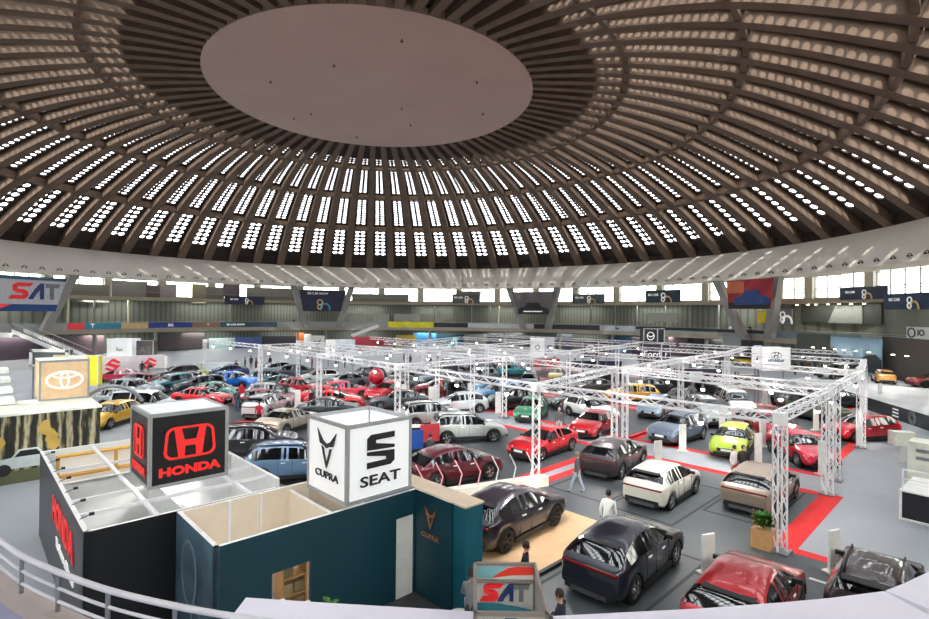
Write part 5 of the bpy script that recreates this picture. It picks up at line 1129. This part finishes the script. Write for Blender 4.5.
# ------------------------------------------------------------------ people
skin=mat('skin_tone',(196,146,120),.6); hairm=mat('dark_hair',(40,30,26),.7)
def person_mesh(pose):
    """skin-modifier body; z up, facing +x; 1.75 m"""
    vs=[];es=[];rad=[]
    def v(x,y,z,r,p=None):
        vs.append((x,y,z)); rad.append(r)
        if p is not None: es.append((p,len(vs)-1))
        return len(vs)-1
    pel=v(0,0,.94,.135); wa=v(0,0,1.1,.12,pel); ch=v(.01,0,1.32,.145,wa); nk=v(.0,0,1.48,.06,ch); hd=v(.02,0,1.55,.055,nk)
    for s in (1,-1):
        st={'stand':(0,0),'walk':(.26*s,.0)}.get(pose,(0,0))[0]
        hp=v(0,.09*s,.88,.095,pel); kn=v(st*.55+.02,.1*s,.5,.062,hp); an=v(st*1.0-(.03 if st<0 else 0),.1*s,.1+(.05 if st<0 else 0),.042,kn); to=v(st*1.0+.15,.12*s,.04+(.0 if st>=0 else .0),.04,an)
        sh=v(0,.17*s,1.4,.062,ch); ax=-st*.5
        if pose=='fold': el=v(.05,.25*s,1.14,.044,sh); wr=v(.24,.1*s,1.12,.03,el)
        else: el=v(ax*.5-.02,.24*s,1.12,.044,sh); wr=v(ax*1.1+.05,.25*s,.88,.028,el)
        pm=v(vs[wr][0]+.02,vs[wr][1],vs[wr][2]-.07,.03,wr) if pose!='fold' else v(.3,.06*s,1.12,.03,wr)
    me=bpy.data.meshes.new('person_body'); me.from_pydata(vs,es,[]); o=bpy.data.objects.new('tmp_body',me); COL.objects.link(o)
    m=o.modifiers.new('skin','SKIN'); m.use_smooth_shade=True; sd=me.skin_vertices[0].data if me.skin_vertices else None
    if sd is None:
        bm=bmesh.new(); bm.from_mesh(me); bm.verts.layers.skin.verify(); bm.to_mesh(me); bm.free(); sd=me.skin_vertices[0].data
    for i,r in enumerate(rad): sd[i].radius=(r,r*(1.12 if i in(0,1,2) else 1))
    sd[0].use_root=True
    o.modifiers.new('sub','SUBSURF').levels=1
    dg=bpy.context.evaluated_depsgraph_get(); out=bpy.data.meshes.new_from_object(o.evaluated_get(dg)); bpy.data.objects.remove(o)
    # head and fingers joined into the same mesh
    mb=MB(); prof_=[(.001,-.125),(.045,-.115),(.068,-.07),(.078,0),(.076,.05),(.055,.1),(.001,.122)]
    M=Matrix.Translation((.03,0,1.64))@Matrix.Diagonal((1.15,.95,1,1)); mb.lathe(prof_,14,M)
    mb.add([(.11,-.015,1.61),(.11,.015,1.61),(.14,0,1.612),(.11,0,1.66)],[(0,2,3),(2,1,3),(0,1,2)])
    for s in (1,-1): mb.lathe([(.001,-.03),(.014,0),(.001,.03)],6,Matrix.Translation((.02,.078*s,1.64)))
    idx=len(mb.f)
    for s in (1,-1):
        st={'walk':.26*s}.get(pose,0); hx=-st*.55+.07 if pose!='fold' else .3; hy=.25*s if pose!='fold' else .05*s; hz=.79 if pose!='fold' else 1.11
        for k,l in enumerate((.07,.08,.075,.06)): 
            a=(hx-.03+k*.02,hy,hz) ; mb.tube(a,(a[0]+.012,a[1]-.02*s,a[2]-l),.0085,5)
        mb.tube((hx+.03,hy,hz+.04),(hx+.06,hy-.02*s,hz-.01),.01,5)
    bm=bmesh.new(); bm.from_mesh(out); tmp=mk('t',mb,[skin]); 
    for p in bm.faces: pass
    bm.from_mesh(tmp); bm.normal_update()
    SK,TOP,LEG,SHO=0,1,2,3
    for f in bm.faces:
        c=f.calc_center_median(); f.smooth=True
        if c.z>1.49: f.material_index=SK
        elif c.z<.08: f.material_index=SHO
        elif pose!='fold' and abs(c.y)>.19 and c.z<.87: f.material_index=SK
        elif pose=='fold' and c.x>.24 and c.z>1.0: f.material_index=SK
        elif c.z<.93 and abs(c.y)<.2: f.material_index=LEG
        else: f.material_index=TOP
    out.materials.clear()
    for m_ in (skin,mat('cloth_dark',(40,42,48),.8),mat('cloth_jeans',(60,70,90),.8),rubber): out.materials.append(m_)
    bm.to_mesh(out); bm.free(); out.update()
    return out
PMS={p:person_mesh(p) for p in ('stand','walk','fold')}
hb_=MB(); hb_.lathe([(.001,.135),(.06,.115),(.086,.05),(.088,-.01),(.075,-.04)],14,Matrix.Translation((.018,0,1.64))@Matrix.Diagonal((1.15,1,1,1))); hairme=mk('hair',hb_,hairm)
eb=MB()
for s in (1,-1): eb.lathe([(.001,-.011),(.011,0),(.001,.011)],6,Matrix.Translation((.107,.03*s,1.645)))
eyeme=mk('eyes',eb,dark)
def person(pos,yaw,top,leg,label,pose='stand',hair=(40,30,26),shoe=(24,24,26),full=True,s=1.0,group=None):
    o=empty('person',pos,yaw,label,'person',group); o.scale=(s,s,s)
    b=ob('body',PMS[pose],None,o)
    for i,(c) in ((1,top),(2,leg),(3,shoe)):
        b.material_slots[i].link='OBJECT'; b.material_slots[i].material=mat('cloth_%d_%d_%d'%c,c,.8)
    h=ob('hair',hairme,None,o); h.material_slots[0].link='OBJECT'; h.material_slots[0].material=mat('hair_%d_%d_%d'%hair,hair,.7)
    if full: ob('eyes',eyeme,None,o)
    return o
def pp_(px,py,deg,top,leg,label,pose='stand',z=0,**k): return person(hit(px,py,z),R(deg),top,leg,label,pose,**k)
pp_(577,493,150,(92,92,98),(176,190,206),'man in a grey jacket and light jeans walking past the plum grey car','walk',hair=(150,140,130))
pp_(608,545,60,(238,238,240),(226,226,230),'man in a white shirt and white trousers behind the navy coupe','stand',hair=(24,20,20),s=1.03)
pp_(525,610,-20,(26,26,32),(30,30,36),'person in a dark suit on the plywood platform behind the small sign','stand')
pp_(471,646,70,(128,128,134),(60,60,66),'man in a grey jacket beside the teal end wall, holding a phone','fold',hair=(44,34,30))
pp_(560,672,150,(34,38,62),(30,32,44),'man in a navy suit and white collar right of the small sign','fold',hair=(56,40,34))
pp_(734,484,-60,(214,206,206),(190,70,76),'person in a pale top and red skirt beside the bronze crossover')
pp_(743,484,-100,(40,36,40),(50,44,48),'person in dark clothes beside the one in pale top')
pp_(580,434,80,(112,112,116),(222,220,214),'man in grey jacket and white trousers standing on the red strip','stand',hair=(200,190,180))
pp_(561,426,10,(60,60,64),(120,124,130),'small visitor in dark top left of the man in white trousers','walk')
pp_(259,428,-90,(206,40,70),(40,36,44),'person in a crimson top behind the silver white suv tail')
pp_(237,412,80,(56,60,64),(60,84,110),'man in a dark coat and blue jeans at left by the red coupe')
pp_(248,402,100,(214,40,56),(70,50,60),'person in a bright red puffy jacket at left')
pp_(286,402,-80,(40,40,44),(50,50,56),'dark figure in a cap left of the red group')
pp_(190,380,-60,(206,214,40),(50,50,60),'person in a bright yellow vest at far left')
pp_(150,378,-90,(44,34,40),(40,34,40),'dark dressed person before the right red emblem'); pp_(142,376,-60,(60,44,52),(40,34,40),'dusky dressed person left of the one before the right emblem')
pp_(236,375,-90,(90,60,70),(50,44,50),'person in mauve top behind the bright blue suv')
pp_(430,470,60,(70,74,80),(60,64,72),'visitor in grey bending by the blue poster board','fold')
pp_(325,410,-100,(60,30,36),(30,30,36),'visitor in dark clothes among the red group of cars')
pp_(739,402,-90,(222,226,222),(60,56,60),'person in white behind the white van with open door')
pp_(738,389,-90,(120,90,70),(190,160,120),'visitor in brown top and tan trousers behind white van'); 
pp_(735,389,-80,(40,40,46),(180,150,110),'visitor in black top beside the brown topped one')
pp_(858,381,-100,(220,220,214),(206,200,190),'person in cream clothes on the raised stage between two cars',z=.9)
ch=empty('shell_chair',hit(459,640),R(200),'small white shell chair beside the man in a grey jacket by the teal end wall','chair')
ob('seat_shell',MB().lathe([(.01,.43),(.2,.44),(.24,.5),(.25,.6)],16).box((-.25,-.2,.55),(-.2,.2,.85)),white,ch)
for x,y in ((.15,.15),(-.15,.15),(-.15,-.15),(.15,-.15)): ob('leg',MB().tube((x,y,.44),(x*1.4,y*1.4,0),.015,6),steel,ch)
rng=random.Random(3)
cr=[]
CW=[(245,368),(251,366),(256,369),(262,367),(270,366),(430,366),(437,364),(442,368),(447,366),(503,366),(512,364),(690,364),(697,362),(703,365),(710,363),(716,366),(795,372),(802,370),(809,371),(815,369),(822,372),(345,365),(352,362),(404,362),(410,364),(575,361),(640,365),(720,367),(300,366),(312,367),(760,365),(770,366)]
base=None
for i,(x,y) in enumerate(CW):
    c=rng.choice(((36,36,42),(50,44,50),(90,90,96),(44,50,70),(120,50,56),(200,200,204),(30,30,34)))
    person(hit(x,y+3),R(rng.uniform(0,360)),c,(40,40,48),'small distant visitor standing before the stands under the gallery','stand',full=False,group='distant visitors near the gallery stands')
for px,lb in ((730,'person in white leaning at the gallery rail below the crimson banner'),(750,'person in dark clothes on the gallery beside the yellow panel'),(294,'lone figure in black on the lower gallery left of centre')):
    p=polhit(px,318,59.0); p.z=4.42; person(p,R(-90),(226,222,220) if px==730 else (30,30,34),(40,40,46),lb,full=False)
# ------------------------------------------------------------------ keep parked cars from touching one another
def corners(o,L_,W_,g=.12):
    a=o.rotation_euler.z; c,s=math.cos(a),math.sin(a); hx,hy=L_/2+g,W_/2+g+.1
    return [Vector((o.location.x+c*x-s*y,o.location.y+s*x+c*y)) for x,y in ((hx,hy),(-hx,hy),(-hx,-hy),(hx,-hy))]
def sat_over(A_,B_):
    for P_ in (A_,B_):
        for i in range(4):
            e=P_[(i+1)%4]-P_[i]; n=Vector((-e.y,e.x)).normalized()
            a=[n.dot(p) for p in A_]; b=[n.dot(p) for p in B_]
            if max(a)<min(b) or max(b)<min(a): return False
    return True
posts=[o for o in COL.objects if o.name.startswith(('truss_tower','info_totem','gallery_column','person','round_sign')) and not o.parent]
for it in range(150):
    moved=0
    for i in range(len(CARS)):
        for j in range(i+1,len(CARS)):
            a,b=CARS[i],CARS[j]; d=b[0].location-a[0].location; d.z=0
            if d.length>5.6 or abs(a[0].location.z-b[0].location.z)>.5: continue
            if sat_over(corners(*a),corners(*b)):
                wa=0 if a[0].location.y<29 else 1; wb=0 if b[0].location.y<29 else 1
                if wa+wb==0: continue
                n=d.normalized() if d.length>.01 else Vector((1,0,0)); st=.14/(wa+wb)
                a[0].location-=n*st*wa; b[0].location+=n*st*wb; moved+=1
    for p_ in posts:
        if not p_.name.startswith(('truss_tower','gallery_column')): continue
        q=Vector((p_.location.x,p_.location.y))
        for c in CARS:
            if c[0].location.y<29 or c[0].location.z>.5: continue
            d=Vector((c[0].location.x,c[0].location.y))-q
            if d.length>3.4: continue
            r_=.34; B_=[q+Vector(v) for v in ((r_,r_),(-r_,r_),(-r_,-r_),(r_,-r_))]
            if sat_over(corners(*c),B_):
                a=c[0].rotation_euler.z; n=Vector((-math.sin(a),math.cos(a))); n=n if n.dot(d)>0 else -n
                n=(n*.7+d.normalized()*.3)*.15; c[0].location.x+=n.x; c[0].location.y+=n.y; moved+=1
    if not moved: break
for p_ in posts:
    if p_.location.y<26: continue
    nm=p_.name
    if nm.startswith(('info_totem','person','round_sign')):
        for k in range(12):
            hit_=None
            for c in CARS:
                if (c[0].location-p_.location).length<3.2 and abs(c[0].location.z-p_.location.z)<.5:
                    q=Vector((p_.location.x,p_.location.y)); r_=.3; B_=[q+Vector(v) for v in ((r_,r_),(-r_,r_),(-r_,-r_),(r_,-r_))]
                    if sat_over(corners(c[0],c[1],c[2],0),B_): hit_=c; break
            if not hit_: break
            n=(p_.location-hit_[0].location); n.z=0; n=n.normalized() if n.length>.01 else Vector((0,-1,0)); p_.location+=n*.3
# ------------------------------------------------------------------ light
w=bpy.data.worlds.new('daylight'); SC.world=w; w.use_nodes=True; bg=w.node_tree.nodes['Background']
bg.inputs['Color'].default_value=(.93,.96,1,1); bg.inputs['Strength'].default_value=8.0
def spot(loc,power,size=2.6,rad=.25,col=(1,.96,.9)):
    l=bpy.data.lights.new('hall_lamp','SPOT'); l.energy=power*.35; l.spot_size=size; l.spot_blend=.6; l.shadow_soft_size=rad; l.color=col
    o=bpy.data.objects.new('hall_lamp',l); COL.objects.link(o); o.location=loc; return o
for p_,e_ in ((P(-14.2,13,2.7),220),(P(-14.6,7.3,2.6),60),(P(-11,7.3,2.6),60)): spot(p_,e_,2.7,.1)
for u,v in ((2,3),(-5,6),(4,9),(-3,17),(5,20),(13,6),(12,17),(13,30),(22,6),(22,20),(22,34),(3,32),(2,45),(12,45),(24,48),(33,10),(33,26),(34,42),(46,20),(46,38),(-14,11),(-11,24),(-9,38),(44,2)):
    p=P(u,v,3.9)
    if (p.x-CX)**2+(p.y-CY)**2<57**2: spot(p,1500)
# added fill strips under both slabs to brighten the galleries, not actual fittings
def glow(p,q,power,w_=.5):
    l=bpy.data.lights.new('gallery_fill','AREA'); l.shape='RECTANGLE'; l.energy=power; l.color=(1,.97,.92)
    d=Vector(q)-Vector(p); l.size=d.length; l.size_y=w_
    o=bpy.data.objects.new('gallery_fill',l); COL.objects.link(o); o.location=(Vector(p)+Vector(q))/2; o.rotation_euler=(0,0,math.atan2(d.y,d.x)); return o
for k in range(14):
    a=-88+k*15.2
    glow(pol(a-4,60.6,9.3),pol(a+4,60.6,9.3),330); glow(pol(a-4,60.2,3.66),pol(a+4,60.2,3.66),330)
sn=bpy.data.lights.new('sun','SUN'); sn.energy=4.5; sn.angle=R(1.5); sn.color=(1,.95,.86); so=bpy.data.objects.new('sun',sn); COL.objects.link(so); so.rotation_euler=Vector((.35,1,-1.15)).to_track_quat('-Z','Y').to_euler()
SC.view_settings.view_transform='Standard'; SC.view_settings.look='None'; SC.view_settings.gamma=1; SC.view_settings.exposure=.22
